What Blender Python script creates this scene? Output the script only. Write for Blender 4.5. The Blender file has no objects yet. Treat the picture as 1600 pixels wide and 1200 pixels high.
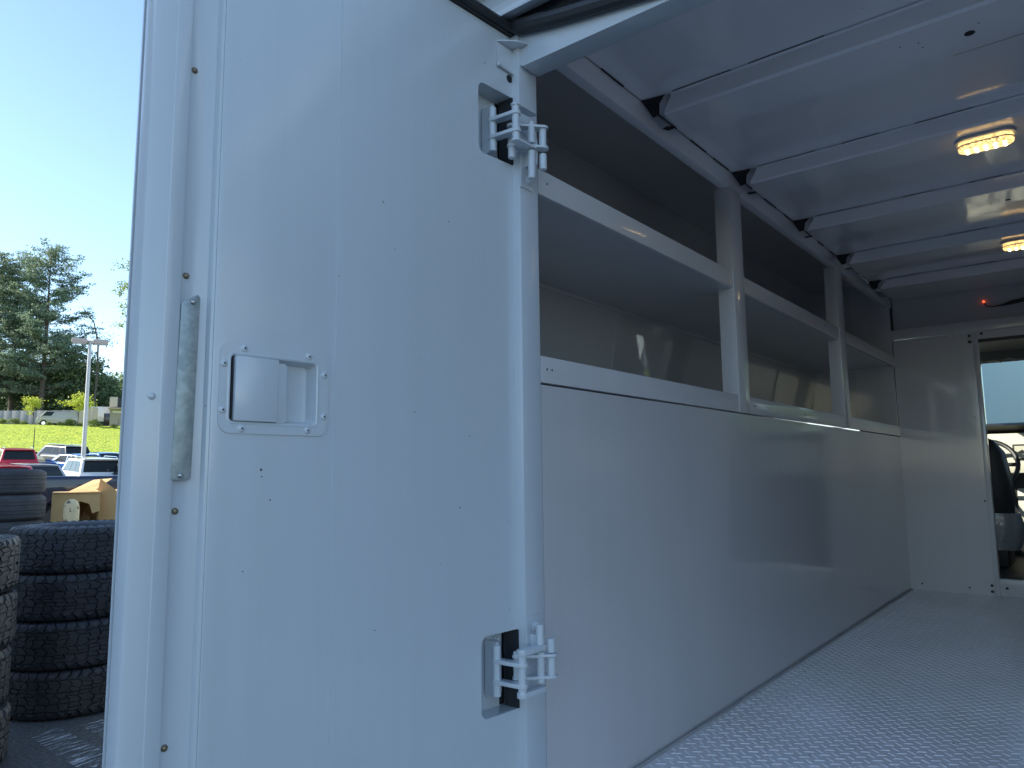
import bpy, bmesh, math, random
from mathutils import Vector, Matrix
random.seed(7)
R_ = math.radians
scn = bpy.context.scene
col = scn.collection

# ---------------------------------------------------------------- camera
YAW, PITCH, ROLL, FPX = 0.675966, 0.121325, -0.010679, 1136.34
CAM = Vector((1.0, -1.30, 1.40))
fw = Vector((-math.sin(YAW)*math.cos(PITCH), math.cos(YAW)*math.cos(PITCH), math.sin(PITCH)))
r0 = Vector((math.cos(YAW), math.sin(YAW), 0)); u0 = r0.cross(fw)
rt = r0*math.cos(ROLL)+u0*math.sin(ROLL); up = u0*math.cos(ROLL)-r0*math.sin(ROLL)
cd = bpy.data.cameras.new('camera'); cam = bpy.data.objects.new('camera', cd); col.objects.link(cam)
cd.sensor_width = 36; cd.lens = FPX/1600*36; cd.clip_start = .02; cd.clip_end = 4000
M = Matrix((rt, up, -fw)).transposed().to_4x4(); M.translation = CAM
cam.matrix_world = M; scn.camera = cam
def at(px, py, f):
    return CAM + (fw + rt*((px-800)/FPX) - up*((py-600)/FPX))*f

# ---------------------------------------------------------------- light
SUN_AZ, SUN_EL = R_(130), R_(31)      # azimuth measured to the left of the van's forward (+Y)
sdir = Vector((-math.sin(SUN_AZ)*math.cos(SUN_EL), math.cos(SUN_AZ)*math.cos(SUN_EL), math.sin(SUN_EL)))
w = bpy.data.worlds.new('World'); scn.world = w; w.use_nodes = True
nt = w.node_tree; bg = nt.nodes['Background']
sky = nt.nodes.new('ShaderNodeTexSky'); sky.sky_type = 'NISHITA'; sky.sun_disc = False
sky.sun_elevation = SUN_EL; sky.sun_rotation = -SUN_AZ
sky.air_density = 1.0; sky.dust_density = .15; sky.ozone_density = 2.1
nt.links.new(sky.outputs[0], bg.inputs[0]); bg.inputs[1].default_value = .15
sl = bpy.data.lights.new('sun', 'SUN'); so = bpy.data.objects.new('sun', sl); col.objects.link(so)
sl.energy = 5.0; sl.angle = R_(.5); sl.color = (1, .93, .80)
so.rotation_euler = (-sdir).to_track_quat('-Z', 'Y').to_euler()
scn.view_settings.view_transform = 'Standard'; scn.view_settings.look = 'None'
scn.view_settings.gamma = 1; scn.view_settings.exposure = 1.10
scn.cycles.max_bounces = 10; scn.cycles.glossy_bounces = 5; scn.cycles.diffuse_bounces = 5

# ---------------------------------------------------------------- materials
def mat(name, color, rough=.5, metal=0, coat=0, bump=None, var=None, emit=None, spec=None, trans=0, speck=None, coatr=.05, rv=None, streak=None):
    m = bpy.data.materials.new(name); m.use_nodes = True
    n = m.node_tree; b = n.nodes['Principled BSDF']; L = n.links
    b.inputs['Base Color'].default_value = (*color, 1); b.inputs['Roughness'].default_value = rough
    b.inputs['Metallic'].default_value = metal; b.inputs['Coat Weight'].default_value = coat
    b.inputs['Coat Roughness'].default_value = coatr
    if spec is not None: b.inputs['Specular IOR Level'].default_value = spec
    if trans: b.inputs['Transmission Weight'].default_value = trans
    if emit: b.inputs['Emission Color'].default_value = (*emit[0], 1); b.inputs['Emission Strength'].default_value = emit[1]
    tc = n.nodes.new('ShaderNodeTexCoord')
    colsock = None
    def noise(s, d=4, r=.55):
        t = n.nodes.new('ShaderNodeTexNoise'); t.inputs['Scale'].default_value = s; t.inputs['Detail'].default_value = d
        t.inputs['Roughness'].default_value = r; L.new(tc.outputs['Object'], t.inputs['Vector']); return t
    if var:     # (scale, other colour, lo, hi)
        t = noise(var[0]); cr = n.nodes.new('ShaderNodeValToRGB')
        cr.color_ramp.elements[0].position = var[2]; cr.color_ramp.elements[1].position = var[3]
        cr.color_ramp.elements[0].color = (*color, 1); cr.color_ramp.elements[1].color = (*var[1], 1)
        L.new(t.outputs['Fac'], cr.inputs[0]); colsock = cr.outputs[0]; L.new(colsock, b.inputs['Base Color'])
    if speck:   # (scale, colour, threshold)
        t = noise(speck[0], 2); cr = n.nodes.new('ShaderNodeValToRGB')
        cr.color_ramp.elements[0].position = speck[2]; cr.color_ramp.elements[1].position = speck[2]+.03
        cr.color_ramp.elements[0].color = (0, 0, 0, 1); cr.color_ramp.elements[1].color = (1, 1, 1, 1)
        L.new(t.outputs['Fac'], cr.inputs[0])
        mx = n.nodes.new('ShaderNodeMix'); mx.data_type = 'RGBA'; L.new(cr.outputs[0], mx.inputs[0])
        if colsock: L.new(colsock, mx.inputs[6])
        else: mx.inputs[6].default_value = (*color, 1)
        mx.inputs[7].default_value = (*speck[1], 1); L.new(mx.outputs[2], b.inputs['Base Color'])
    if rv:      # (scale, rough lo, rough hi)
        t = noise(rv[0], 3, .5); mr = n.nodes.new('ShaderNodeMapRange'); mr.inputs[1].default_value = .30; mr.inputs[2].default_value = .72
        mr.inputs[3].default_value = rv[1]; mr.inputs[4].default_value = rv[2]; L.new(t.outputs['Fac'], mr.inputs[0]); L.new(mr.outputs[0], b.inputs['Roughness'])
    if streak:  # faint grime runs: (colour multiplier)
        mp = n.nodes.new('ShaderNodeMapping'); mp.inputs['Scale'].default_value = (14, 14, .8); L.new(tc.outputs['Object'], mp.inputs[0])
        t = n.nodes.new('ShaderNodeTexNoise'); t.inputs['Scale'].default_value = 1; t.inputs['Detail'].default_value = 7; t.inputs['Roughness'].default_value = .7
        L.new(mp.outputs[0], t.inputs['Vector']); cr = n.nodes.new('ShaderNodeValToRGB'); cr.color_ramp.elements[0].position = .42; cr.color_ramp.elements[1].position = .72
        cr.color_ramp.elements[0].color = (1, 1, 1, 1); cr.color_ramp.elements[1].color = (*streak, 1); L.new(t.outputs['Fac'], cr.inputs[0])
        src = b.inputs['Base Color'].links[0].from_socket; mx = n.nodes.new('ShaderNodeMix'); mx.data_type = 'RGBA'; mx.blend_type = 'MULTIPLY'; mx.inputs[0].default_value = 1
        L.new(src, mx.inputs[6]); L.new(cr.outputs[0], mx.inputs[7]); L.new(mx.outputs[2], b.inputs['Base Color'])
    if bump:    # list of (scale, strength, distance)
        prev = None
        for s, st, ds in bump:
            t = noise(s, 3); bp = n.nodes.new('ShaderNodeBump'); bp.inputs['Strength'].default_value = st
            bp.inputs['Distance'].default_value = ds; L.new(t.outputs['Fac'], bp.inputs['Height'])
            if prev: L.new(prev.outputs[0], bp.inputs['Normal'])
            prev = bp
        L.new(prev.outputs[0], b.inputs['Normal'])
        if coat: L.new(prev.outputs[0], b.inputs['Coat Normal'])
    return m
ORANGE = [(900, .12, .0004), (9, .10, .004)]
P = {}
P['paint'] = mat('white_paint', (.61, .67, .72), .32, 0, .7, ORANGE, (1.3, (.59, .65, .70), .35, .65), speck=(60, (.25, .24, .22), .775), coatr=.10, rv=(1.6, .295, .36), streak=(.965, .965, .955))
P['paint_in'] = mat('interior_paint', (.64, .64, .655), .30, 0, .9, [(500, .10, .0004), (3, .16, .008)], (2.1, (.615, .615, .63), .35, .65), speck=(70, (.2, .19, .18), .785), coatr=.06, rv=(1.5, .295, .35), streak=(.975, .97, .965))
P['ceiling'] = mat('brightened_interior_paint', (.88, .88, .91), .24, 0, 1, [(500, .08, .0004), (3, .16, .008)], (2.1, (.84, .84, .87), .35, .65), speck=(60, (.2, .19, .18), .79), coatr=.035)  # same interior paint, lightened so the ceiling looks better lit
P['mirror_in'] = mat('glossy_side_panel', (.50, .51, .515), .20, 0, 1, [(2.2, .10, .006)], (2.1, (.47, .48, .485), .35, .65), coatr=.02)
P['gloss_in'] = mat('shelf_paint', (.62, .625, .635), .24, 0, 1, [(3, .16, .008)], (2.1, (.59, .595, .605), .35, .65), coatr=.03)
P['floor'] = mat('floor_paint', (.90, .89, .91), .30, 0, .5, [(600, .2, .0005)], (2.5, (.80, .80, .79), .4, .7), speck=(38, (.12, .11, .10), .745), coatr=.10, rv=(3, .295, .42), streak=(.95, .945, .935))
P['galv'] = mat('galvanised_steel', (.40, .46, .47), .45, .55, 0, [(90, .15, .001)], (60, (.28, .34, .35), .40, .62), speck=(14, (.16, .18, .19), .70))
P['zinc'] = mat('zinc_bolt', (.5, .52, .5), .3, .9)
P['rivet'] = mat('bright_rivet', (.8, .8, .78), .3, .2)
P['brass'] = mat('stained_screw', (.32, .26, .17), .4, .7, 0, None, (200, (.2, .17, .12), .4, .6))
P['black'] = mat('black_gap', (.012, .013, .016), .7)
P['rubber'] = mat('rubber_seal', (.025, .028, .033), .45, bump=[(60, .2, .002)])
P['sealant'] = mat('sealant', (.45, .45, .46), .5, bump=[(80, .3, .002)])
P['dark'] = mat('dark_plastic', (.02, .021, .023), .5, bump=[(300, .2, .0006)])
P['seat'] = mat('seat_vinyl', (.022, .023, .026), .42, bump=[(120, .25, .001)])
P['film'] = mat('plastic_film', (.25, .27, .28), .15, 0, .5, [(25, .5, .01)])
P['cream'] = mat('cream_trim', (.62, .60, .50), .5, bump=[(200, .15, .0006)])
P['lens'] = mat('lamp_lens', (.9, .75, .45), .25, emit=((1, .62, .22), 1.1), bump=[(160, .8, .003)])
_n = P['lens'].node_tree; _t = _n.nodes.new('ShaderNodeTexVoronoi'); _t.inputs['Scale'].default_value = 230
_tc = _n.nodes.new('ShaderNodeTexCoord'); _n.links.new(_tc.outputs['Object'], _t.inputs['Vector'])
_mr = _n.nodes.new('ShaderNodeMapRange'); _mr.inputs[1].default_value = .15; _mr.inputs[2].default_value = .75; _mr.inputs[3].default_value = 1.5; _mr.inputs[4].default_value = .22
_n.links.new(_t.outputs['Distance'], _mr.inputs[0]); _n.links.new(_mr.outputs[0], _n.nodes['Principled BSDF'].inputs['Emission Strength'])
P['led'] = mat('lamp_led', (1, .85, .55), .3, emit=((1, .80, .42), 6))
P['redled'] = mat('red_led', (.8, .1, .05), .3, emit=((1, .10, .03), 1.3))
P['headliner'] = mat('headliner', (.20, .20, .18), .9, bump=[(90, .5, .003)])
P['foil'] = mat('crumpled_foil', (.5, .5, .45), .3, .6, 0, [(18, .9, .02), (60, .6, .01)])

def glass_mat(name, tint, rough=.02):
    m = bpy.data.materials.new(name); m.use_nodes = True; n = m.node_tree
    for x in list(n.nodes):
        if x.type != 'OUTPUT_MATERIAL': n.nodes.remove(x)
    out = [x for x in n.nodes][0]
    t = n.nodes.new('ShaderNodeBsdfTransparent'); t.inputs[0].default_value = (*tint, 1)
    g = n.nodes.new('ShaderNodeBsdfGlossy'); g.inputs['Roughness'].default_value = rough
    f = n.nodes.new('ShaderNodeFresnel'); f.inputs[0].default_value = 1.45
    mx = n.nodes.new('ShaderNodeMixShader'); n.links.new(f.outputs[0], mx.inputs[0])
    n.links.new(t.outputs[0], mx.inputs[1]); n.links.new(g.outputs[0], mx.inputs[2]); n.links.new(mx.outputs[0], out.inputs[0])
    return m
P['windshield'] = glass_mat('tinted_windshield', (.66, .76, .74))

P['sideglass'] = glass_mat('side_glass', (.80, .84, .82))

# ---------------------------------------------------------------- mesh helpers
class MB:
    def __init__(s, M=None): s.v = []; s.f = []; s.M = M
    def add(s, vs, fs):
        b = len(s.v); s.v += [tuple(s.M @ Vector(p)) if s.M else tuple(p) for p in vs]
        s.f += [tuple(i+b for i in f) for f in fs]; return s
    def box(s, x0, x1, y0, y1, z0, z1, bev=0):
        if bev:
            bm = bmesh.new(); bmesh.ops.create_cube(bm, size=1)
            for v in bm.verts: v.co = Vector(((x0+x1)/2+v.co.x*(x1-x0), (y0+y1)/2+v.co.y*(y1-y0), (z0+z1)/2+v.co.z*(z1-z0)))
            bmesh.ops.bevel(bm, geom=bm.edges[:], offset=bev, segments=2, affect='EDGES', profile=.6)
            return s.bm(bm)
        return s.add([(x0,y0,z0),(x1,y0,z0),(x1,y1,z0),(x0,y1,z0),(x0,y0,z1),(x1,y0,z1),(x1,y1,z1),(x0,y1,z1)],
                     [(0,3,2,1),(4,5,6,7),(0,1,5,4),(1,2,6,5),(2,3,7,6),(3,0,4,7)])
    def bm(s, bm):
        bm.verts.index_update()
        s.add([v.co[:] for v in bm.verts], [[v.index for v in f.verts] for f in bm.faces]); bm.free(); return s
    def prism(s, pts, d0, d1, bev=0, axis='z', segs=2):
        """polygon pts (a,b) extruded along axis from d0 to d1"""
        def P3(a, b, d): return {'z': (a, b, d), 'y': (a, d, b), 'x': (d, a, b)}[axis]
        bm = bmesh.new(); vs = [bm.verts.new(P3(a, b, d0)) for a, b in pts]; f = bm.faces.new(vs)
        r = bmesh.ops.extrude_face_region(bm, geom=[f]); nv = [e for e in r['geom'] if isinstance(e, bmesh.types.BMVert)]
        k = {'z': 2, 'y': 1, 'x': 0}[axis]
        for v in nv: v.co[k] = d1
        bmesh.ops.recalc_face_normals(bm, faces=bm.faces[:])
        if bev:
            es = [e for e in bm.edges if e.verts[0].co[k] == e.verts[1].co[k]]
            bmesh.ops.bevel(bm, geom=es, offset=bev, segments=segs, affect='EDGES', profile=.6)
        return s.bm(bm)
    def tube(s, p0, p1, r0, r1=None, n=14, cap=True):
        r1 = r0 if r1 is None else r1
        p0 = Vector(p0); p1 = Vector(p1); d = (p1-p0).normalized()
        a = d.orthogonal().normalized(); b = d.cross(a)
        vs = []
        for p, r in ((p0, r0), (p1, r1)):
            vs += [tuple(p+(a*math.cos(2*math.pi*i/n)+b*math.sin(2*math.pi*i/n))*r) for i in range(n)]
        fs = [(i, (i+1) % n, n+(i+1) % n, n+i) for i in range(n)]
        if cap: fs += [tuple(range(n))[::-1], tuple(range(n, 2*n))]
        return s.add(vs, fs)
    def barrel(s, x, y, z0, z1, r, n=18, ch=.0015):
        s.tube((x,y,z0),(x,y,z0+ch),r-ch,r,n); s.tube((x,y,z0+ch),(x,y,z1-ch),r,r,n,False); s.tube((x,y,z1-ch),(x,y,z1),r,r-ch,n); return s
    def path(s, pts, r, n=8):
        pts = [Vector(p) for p in pts]
        ring = []; prev = None
        for i, p in enumerate(pts):
            d = (pts[min(i+1, len(pts)-1)]-pts[max(i-1, 0)]).normalized()
            a = (prev-d*prev.dot(d)).normalized() if prev else d.orthogonal().normalized(); prev = a; b = d.cross(a)
            rr = r[i] if isinstance(r, (list, tuple)) else r
            ring.append([tuple(p+(a*math.cos(2*math.pi*k/n)+b*math.sin(2*math.pi*k/n))*rr) for k in range(n)])
        vs = [v for q in ring for v in q]
        fs = [(i*n+k, i*n+(k+1) % n, (i+1)*n+(k+1) % n, (i+1)*n+k) for i in range(len(pts)-1) for k in range(n)]
        fs += [tuple(range(n))[::-1], tuple(range((len(pts)-1)*n, len(pts)*n))]
        return s.add(vs, fs)
    def dome(s, c, nrm, r, h, n=14, k=4):
        c = Vector(c); nrm = Vector(nrm).normalized(); a = nrm.orthogonal().normalized(); b = nrm.cross(a)
        vs = []; 
        for j in range(k):
            t = math.pi/2*j/k
            vs += [tuple(c+nrm*h*math.sin(t)+(a*math.cos(2*math.pi*i/n)+b*math.sin(2*math.pi*i/n))*r*math.cos(t)) for i in range(n)]
        vs.append(tuple(c+nrm*h)); fs = []
        for j in range(k-1): fs += [(j*n+i, j*n+(i+1) % n, (j+1)*n+(i+1) % n, (j+1)*n+i) for i in range(n)]
        fs += [((k-1)*n+i, (k-1)*n+(i+1) % n, k*n) for i in range(n)]
        return s.add(vs, fs)
    def build(s, name, m, parent=None, smooth=35, loc=None):
        me = bpy.data.meshes.new(name); me.from_pydata(s.v, [], s.f); me.update()
        bm = bmesh.new(); bm.from_mesh(me); bmesh.ops.recalc_face_normals(bm, faces=bm.faces[:]); bm.to_mesh(me); bm.free()
        if smooth: me.shade_smooth(); me.set_sharp_from_angle(angle=R_(smooth))
        me.materials.append(m if not isinstance(m, str) else P[m])
        o = bpy.data.objects.new(name, me); col.objects.link(o)
        if loc: o.location = loc
        if parent: o.parent = parent
        return o
def each(mbs, name, m, parent, **k):
    return [q.build(name, m, parent, **k) for q in mbs]
def empty(name, loc=(0,0,0), rz=0):
    o = bpy.data.objects.new(name, None); col.objects.link(o); o.location = loc; o.rotation_euler.z = rz; o.empty_display_size = .2; return o
def tag(o, label=None, cat=None, group=None, kind=None):
    if label: o['label'] = label
    if cat: o['category'] = cat
    if group: o['group'] = group
    if kind: o['kind'] = kind
    return o
def boolean_cut(o, cutters):
    """subtract meshes from o, bake the result, drop the cutters"""
    for c in cutters:
        md = o.modifiers.new('cut', 'BOOLEAN'); md.operation = 'DIFFERENCE'; md.object = c; md.solver = 'EXACT'
    bpy.context.view_layer.update()
    dg = bpy.context.evaluated_depsgraph_get()
    me = bpy.data.meshes.new_from_object(o.evaluated_get(dg)); o.modifiers.clear(); o.data = me
    me.shade_smooth(); me.set_sharp_from_angle(angle=R_(35))
    for c in cutters: bpy.data.objects.remove(c)
def copy_tree(o, parent=None):
    c = o.copy(); col.objects.link(c); c.parent = parent
    for ch in list(o.children): copy_tree(ch, c)
    return c
def rrect(x0, x1, y0, y1, r, n=6):
    pts = []
    for cx, cy, a0 in ((x1-r, y1-r, 0), (x0+r, y1-r, 90), (x0+r, y0+r, 180), (x1-r, y0+r, 270)):
        for i in range(n+1):
            a = R_(a0+90*i/n); pts.append((cx+r*math.cos(a), cy+r*math.sin(a)))
    return pts

# ---------------------------------------------------------------- terrain
VA = R_(68.5)                                   # the lot rises in the direction we look past the door
vd = Vector((-math.sin(VA), math.cos(VA), 0)); vp = Vector((math.cos(VA), math.sin(VA), 0))
HP = [(-400, 0), (11, 0), (37, .58), (53, 1.62), (68, 2.75), (70, 2.85), (114, 8.2), (119, 8.45), (170, 8.6), (900, 20), (2500, 30)]
def hgt(x, y):
    t = (Vector((x, y, 0))-Vector((CAM.x, CAM.y, 0))).dot(vd)
    for (a, ha), (b, hb) in zip(HP, HP[1:]):
        if t <= b: return ha+(hb-ha)*max(0, (t-a)/(b-a))
    return HP[-1][1]
def asphalt_mat():
    m = bpy.data.materials.new('asphalt'); m.use_nodes = True; n = m.node_tree; b = n.nodes['Principled BSDF']; L = n.links
    tc = n.nodes.new('ShaderNodeTexCoord')
    t1 = n.nodes.new('ShaderNodeTexNoise'); t1.inputs['Scale'].default_value = .6; t1.inputs['Detail'].default_value = 6
    t2 = n.nodes.new('ShaderNodeTexNoise'); t2.inputs['Scale'].default_value = 55; t2.inputs['Detail'].default_value = 4
    for t in (t1, t2): L.new(tc.outputs['Object'], t.inputs[0])
    c1 = n.nodes.new('ShaderNodeValToRGB'); c1.color_ramp.elements[0].color = (.045, .045, .047, 1); c1.color_ramp.elements[1].color = (.10, .098, .092, 1)
    c1.color_ramp.elements[0].position = .35; c1.color_ramp.elements[1].position = .68; L.new(t1.outputs[0], c1.inputs[0])
    c2 = n.nodes.new('ShaderNodeValToRGB'); c2.color_ramp.elements[0].color = (.6, .6, .6, 1); c2.color_ramp.elements[1].color = (1.4, 1.4, 1.4, 1)
    c2.color_ramp.elements[0].position = .35; c2.color_ramp.elements[1].position = .65; L.new(t2.outputs[0], c2.inputs[0])
    mx = n.nodes.new('ShaderNodeMix'); mx.data_type = 'RGBA'; mx.blend_type = 'MULTIPLY'; mx.inputs[0].default_value = 1
    L.new(c1.outputs[0], mx.inputs[6]); L.new(c2.outputs[0], mx.inputs[7]); L.new(mx.outputs[2], b.inputs['Base Color'])
    b.inputs['Roughness'].default_value = .85
    bp = n.nodes.new('ShaderNodeBump'); bp.inputs['Strength'].default_value = .6; bp.inputs['Distance'].default_value = .006
    L.new(t2.outputs[0], bp.inputs['Height']); L.new(bp.outputs[0], b.inputs['Normal'])
    return m
P['asphalt'] = asphalt_mat()
P['grass'] = mat('grass', (.26, .36, .015), .9, bump=[(3, 1, .25), (14, .8, .08)], var=(1.6, (.42, .48, .03), .35, .62), speck=(4, (.13, .20, .01), .60))
P['soil'] = mat('far_ground', (.05, .07, .03), .95, var=(.05, (.09, .1, .05), .4, .6))
ts = [-2500, -600, -120, -40, -12, 0, 6, 11, 24, 37, 45, 53, 60, 68, 70, 80, 92, 103, 114, 119, 140, 170, 400, 900, 2500]
us = [-2500, -700, -250, -120, -60, -30, -15, -6, 0, 6, 15, 30, 60, 120, 250, 700, 2500]
def sheet(name, ts, us, m, dz=0, kind='structure'):
    b = MB(); vs = []; k = len(us)
    for t in ts:
        for u in us:
            p = Vector((CAM.x, CAM.y, 0))+vd*t+vp*u; vs.append((p.x, p.y, hgt(p.x, p.y)+dz))
    b.add(vs, [(i*k+j, i*k+j+1, (i+1)*k+j+1, (i+1)*k+j) for i in range(len(ts)-1) for j in range(k-1)])
    return tag(b.build(name, m, smooth=0), kind=kind)
sheet('ground', ts, us, 'soil', -.03)
sheet('parking_lot', [-60, -12, 0, 6, 11, 24, 37, 45, 53, 60, 68, 69.5], [-130, -60, -30, -15, -6, 0, 6, 15, 30, 60, 130], 'asphalt', 0)
random.seed(3)
gt = [69.6+i*(118.5-69.6)/70 for i in range(71)]; gu = [-60+i*.9 for i in range(134)]
b = MB(); vs = []; k = len(gu)
for i, t in enumerate(gt):
    for u in gu:
        p = Vector((CAM.x, CAM.y, 0))+vd*t+vp*u
        vs.append((p.x, p.y, hgt(p.x, p.y)+.02+(random.random()*.16 if i else 0)))
b.add(vs, [(i*k+j, i*k+j+1, (i+1)*k+j+1, (i+1)*k+j) for i in range(len(gt)-1) for j in range(k-1)])
tag(b.build('grass_bank', 'grass'), kind='structure')

# worn white paint on the asphalt beside the tyres
def worn_mat():
    m = bpy.data.materials.new('worn_line_paint'); m.use_nodes = True; n = m.node_tree; b = n.nodes['Principled BSDF']; L = n.links
    b.inputs['Base Color'].default_value = (.42, .44, .44, 1); b.inputs['Roughness'].default_value = .7
    tc = n.nodes.new('ShaderNodeTexCoord'); mp = n.nodes.new('ShaderNodeMapping'); mp.inputs['Scale'].default_value = (5, 34, 1)
    t = n.nodes.new('ShaderNodeTexNoise'); t.inputs['Scale'].default_value = 1; t.inputs['Detail'].default_value = 6; t.inputs['Roughness'].default_value = .7
    L.new(tc.outputs['Object'], mp.inputs[0]); L.new(mp.outputs[0], t.inputs[0])
    cr = n.nodes.new('ShaderNodeValToRGB'); cr.color_ramp.elements[0].position = .50; cr.color_ramp.elements[1].position = .60
    L.new(t.outputs[0], cr.inputs[0]); L.new(cr.outputs[0], b.inputs['Alpha']); return m
P['worn'] = worn_mat()
def ground_pt(px, py):
    d = at(px, py, 1)-CAM; k = -CAM.z/d.z; return CAM+d*k
for pts in ([(46,1152),(92,1138),(168,1178),(150,1200),(118,1200)], [(122,1134),(160,1124),(240,1160),(200,1172)]):
    q = [ground_pt(*p) for p in pts]; c = sum(q, Vector())/len(q); ang = math.atan2((q[1]-q[0]).y, (q[1]-q[0]).x)
    Mi = Matrix.Rotation(-ang, 4, 'Z')
    loc = [Mi @ (p-c) for p in q]
    o = MB().add([(p.x, p.y, 0) for p in loc], [tuple(range(len(q)))]).build('parking_line', 'worn', smooth=0)
    o.location = (c.x, c.y, .004); o.rotation_euler.z = ang; tag(o, kind='structure')

# ================================================================ THE VAN
van = tag(empty('service_van', (0, 0, 0)), 'white service van body with open rear doors and empty side shelves', 'van')
FZ, YB, XR, YF = .64, 3.97, 1.66, 6.35       # floor height, bulkhead, right wall, front of cab
CZ = 2.525                                    # ceiling
def vpart(mb, name, m, parent=van, label=None, **k):
    o = mb.build(name, m, parent, **k)
    if label: o['label'] = label
    return o
# floor with raised tread pattern
b = MB(); b.box(0, XR, .0, YB, FZ-.05, FZ)
vpart(b, 'floor', 'floor')
b = MB(); px_, py_ = .040, .0225
i = 0; y = .03
while y < YB-.02:
    x = .02+(px_/2 if i % 2 else 0); j = 0
    while x < XR-.02:
        lx, ly = (.0125, .0035) if (i+j) % 2 == 0 else (.0035, .0)
        a, c = (.0160, .0042)
        if (i % 2): dx, dy, ex, ey = a*.8, a*.55, -c*.5, c*.8
        else: dx, dy, ex, ey = a*.8, -a*.55, c*.5, c*.8
        h = .0023
        b.add([(x-dx, y-dy, FZ), (x+ex, y+ey, FZ), (x+dx, y+dy, FZ), (x-ex, y-ey, FZ), (x-dx*.5, y-dy*.5, FZ+h), (x+dx*.5, y+dy*.5, FZ+h)],
              [(0, 3, 5, 4), (3, 2, 5), (2, 1, 4, 5), (1, 0, 4)])
        x += px_; j += 1
    y += py_; i += 1
vpart(b, 'tread_pattern', 'floor', smooth=0)['kind'] = 'stuff'
b = MB(); b.path([(.006, .05, FZ+.003)]+[(.006+random.random()*.004, .1+i*.19, FZ+.003) for i in range(20)]+[(.006, YB, FZ+.003)], .0038)
vpart(b, 'floor_seal', 'sealant')
def mir(x0, x1, s):   # mirrored to the right wall
    return (x0, x1) if s > 0 else (XR-x1, XR-x0)
for s in (1, -1):
    def bx(b, x0, x1, *r, **k): a = mir(x0, x1, s); return b.box(a[0], a[1], *r, **k)
    b = MB(); bx(b, -.02, 0, .055, YB, FZ-.05, 1.603); vpart(b, 'lower_wall', 'paint_in')
    # shelf tray: lip + floor
    b = MB(); bx(b, -.018, .0035, .055, YB, 1.608, 1.671, bev=.003); bx(b, -.575, -.019, .055, YB, 1.62, 1.64); vpart(b, 'lower_shelf', 'paint_in')
    b = MB(); bx(b, -.018, .002, .055, YB, 2.066, 2.130, bev=.003); bx(b, -.495, -.0185, .055, YB, 2.068, 2.086); vpart(b, 'upper_shelf', 'paint_in')
    b = MB(); bx(b, -.60, -.58, .0, YB, .5, 2.70)
    vpart(b, 'back_wall', 'gloss_in')
    q = [(-.5565, 1.641), (-.5545, 1.641), (-.4975, 2.0675), (-.4995, 2.0675)]
    if s < 0: q = [(XR-u, v) for u, v in q]
    for y0, y1 in ((.002, 1.278), (1.28, 2.70), (2.702, 3.968)): MB().prism(q, y0, y1, 0, 'y').build('back_panel', 'mirror_in', van)
    b = MB(); bx(b, -.502, -.498, .002, YB-.002, 2.0865, 2.6345); vpart(b, 'upper_back_panel', 'gloss_in')
    b = MB(); bx(b, -.4985, -.494, .01, YB-.01, 2.052, 2.0675); vpart(b, 'panel_edge', 'gloss_in')
    b = MB(); bx(b, -.5, -.04, .0, YB, 2.635, 2.655); bx(b, -.052, -.04, .055, YB, 2.50, 2.634); vpart(b, 'compartment_roof', 'gloss_in')
    for y0, y1 in ((1.25, 1.352), (2.655, 2.763)):
        b = MB(); a = mir(-.055, .0065, s)
        b.box(a[0], a[1], y0, y0+.012, 1.607, 2.456, bev=.002)
        a2 = mir(.0037, .0066, s); b.box(a2[0], a2[1], y0+.0125, y1, 1.607, 2.456, bev=.001)
        vpart(b, 'shelf_divider', 'paint_in')
    # eaves beam
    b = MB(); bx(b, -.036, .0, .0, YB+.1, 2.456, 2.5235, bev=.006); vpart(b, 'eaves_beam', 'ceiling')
    y = .12; gl = []
    while y < YB-.2:
        ln = random.uniform(.10, .26); gl.append(bx(MB(), .0006, .003, y, y+ln, 2.521, 2.5245)); y += ln+random.uniform(.03, .12)
    each(gl, 'seam_gap', 'black', van)
    each([bx(MB(), .0036, .0042, yy-.0022, yy+.0022, 1.638, 1.643) for yy in (.075, .095, 1.40, 1.42, 2.0, 2.02, 3.1)], 'punched_hole', 'black', van)
    each([bx(MB(), .0022, .0028, yy-.0022, yy+.0022, 2.098, 2.103) for yy in (.09, 1.39, 2.4)], 'punched_hole', 'black', van)
# end of the left compartment
for s in (1, -1):
    a = mir(-.235, -.002, s); b = MB(); b.box(a[0], a[1], YB-.03, YB-.012, 1.641, 2.634); vpart(b, 'compartment_end', 'paint_in')
    a = mir(-.575, -.24, s); b = MB(); b.box(a[0], a[1], YB-.0, YB+.02, 1.641, 2.7); vpart(b, 'compartment_corner', 'gloss_in')
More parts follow.
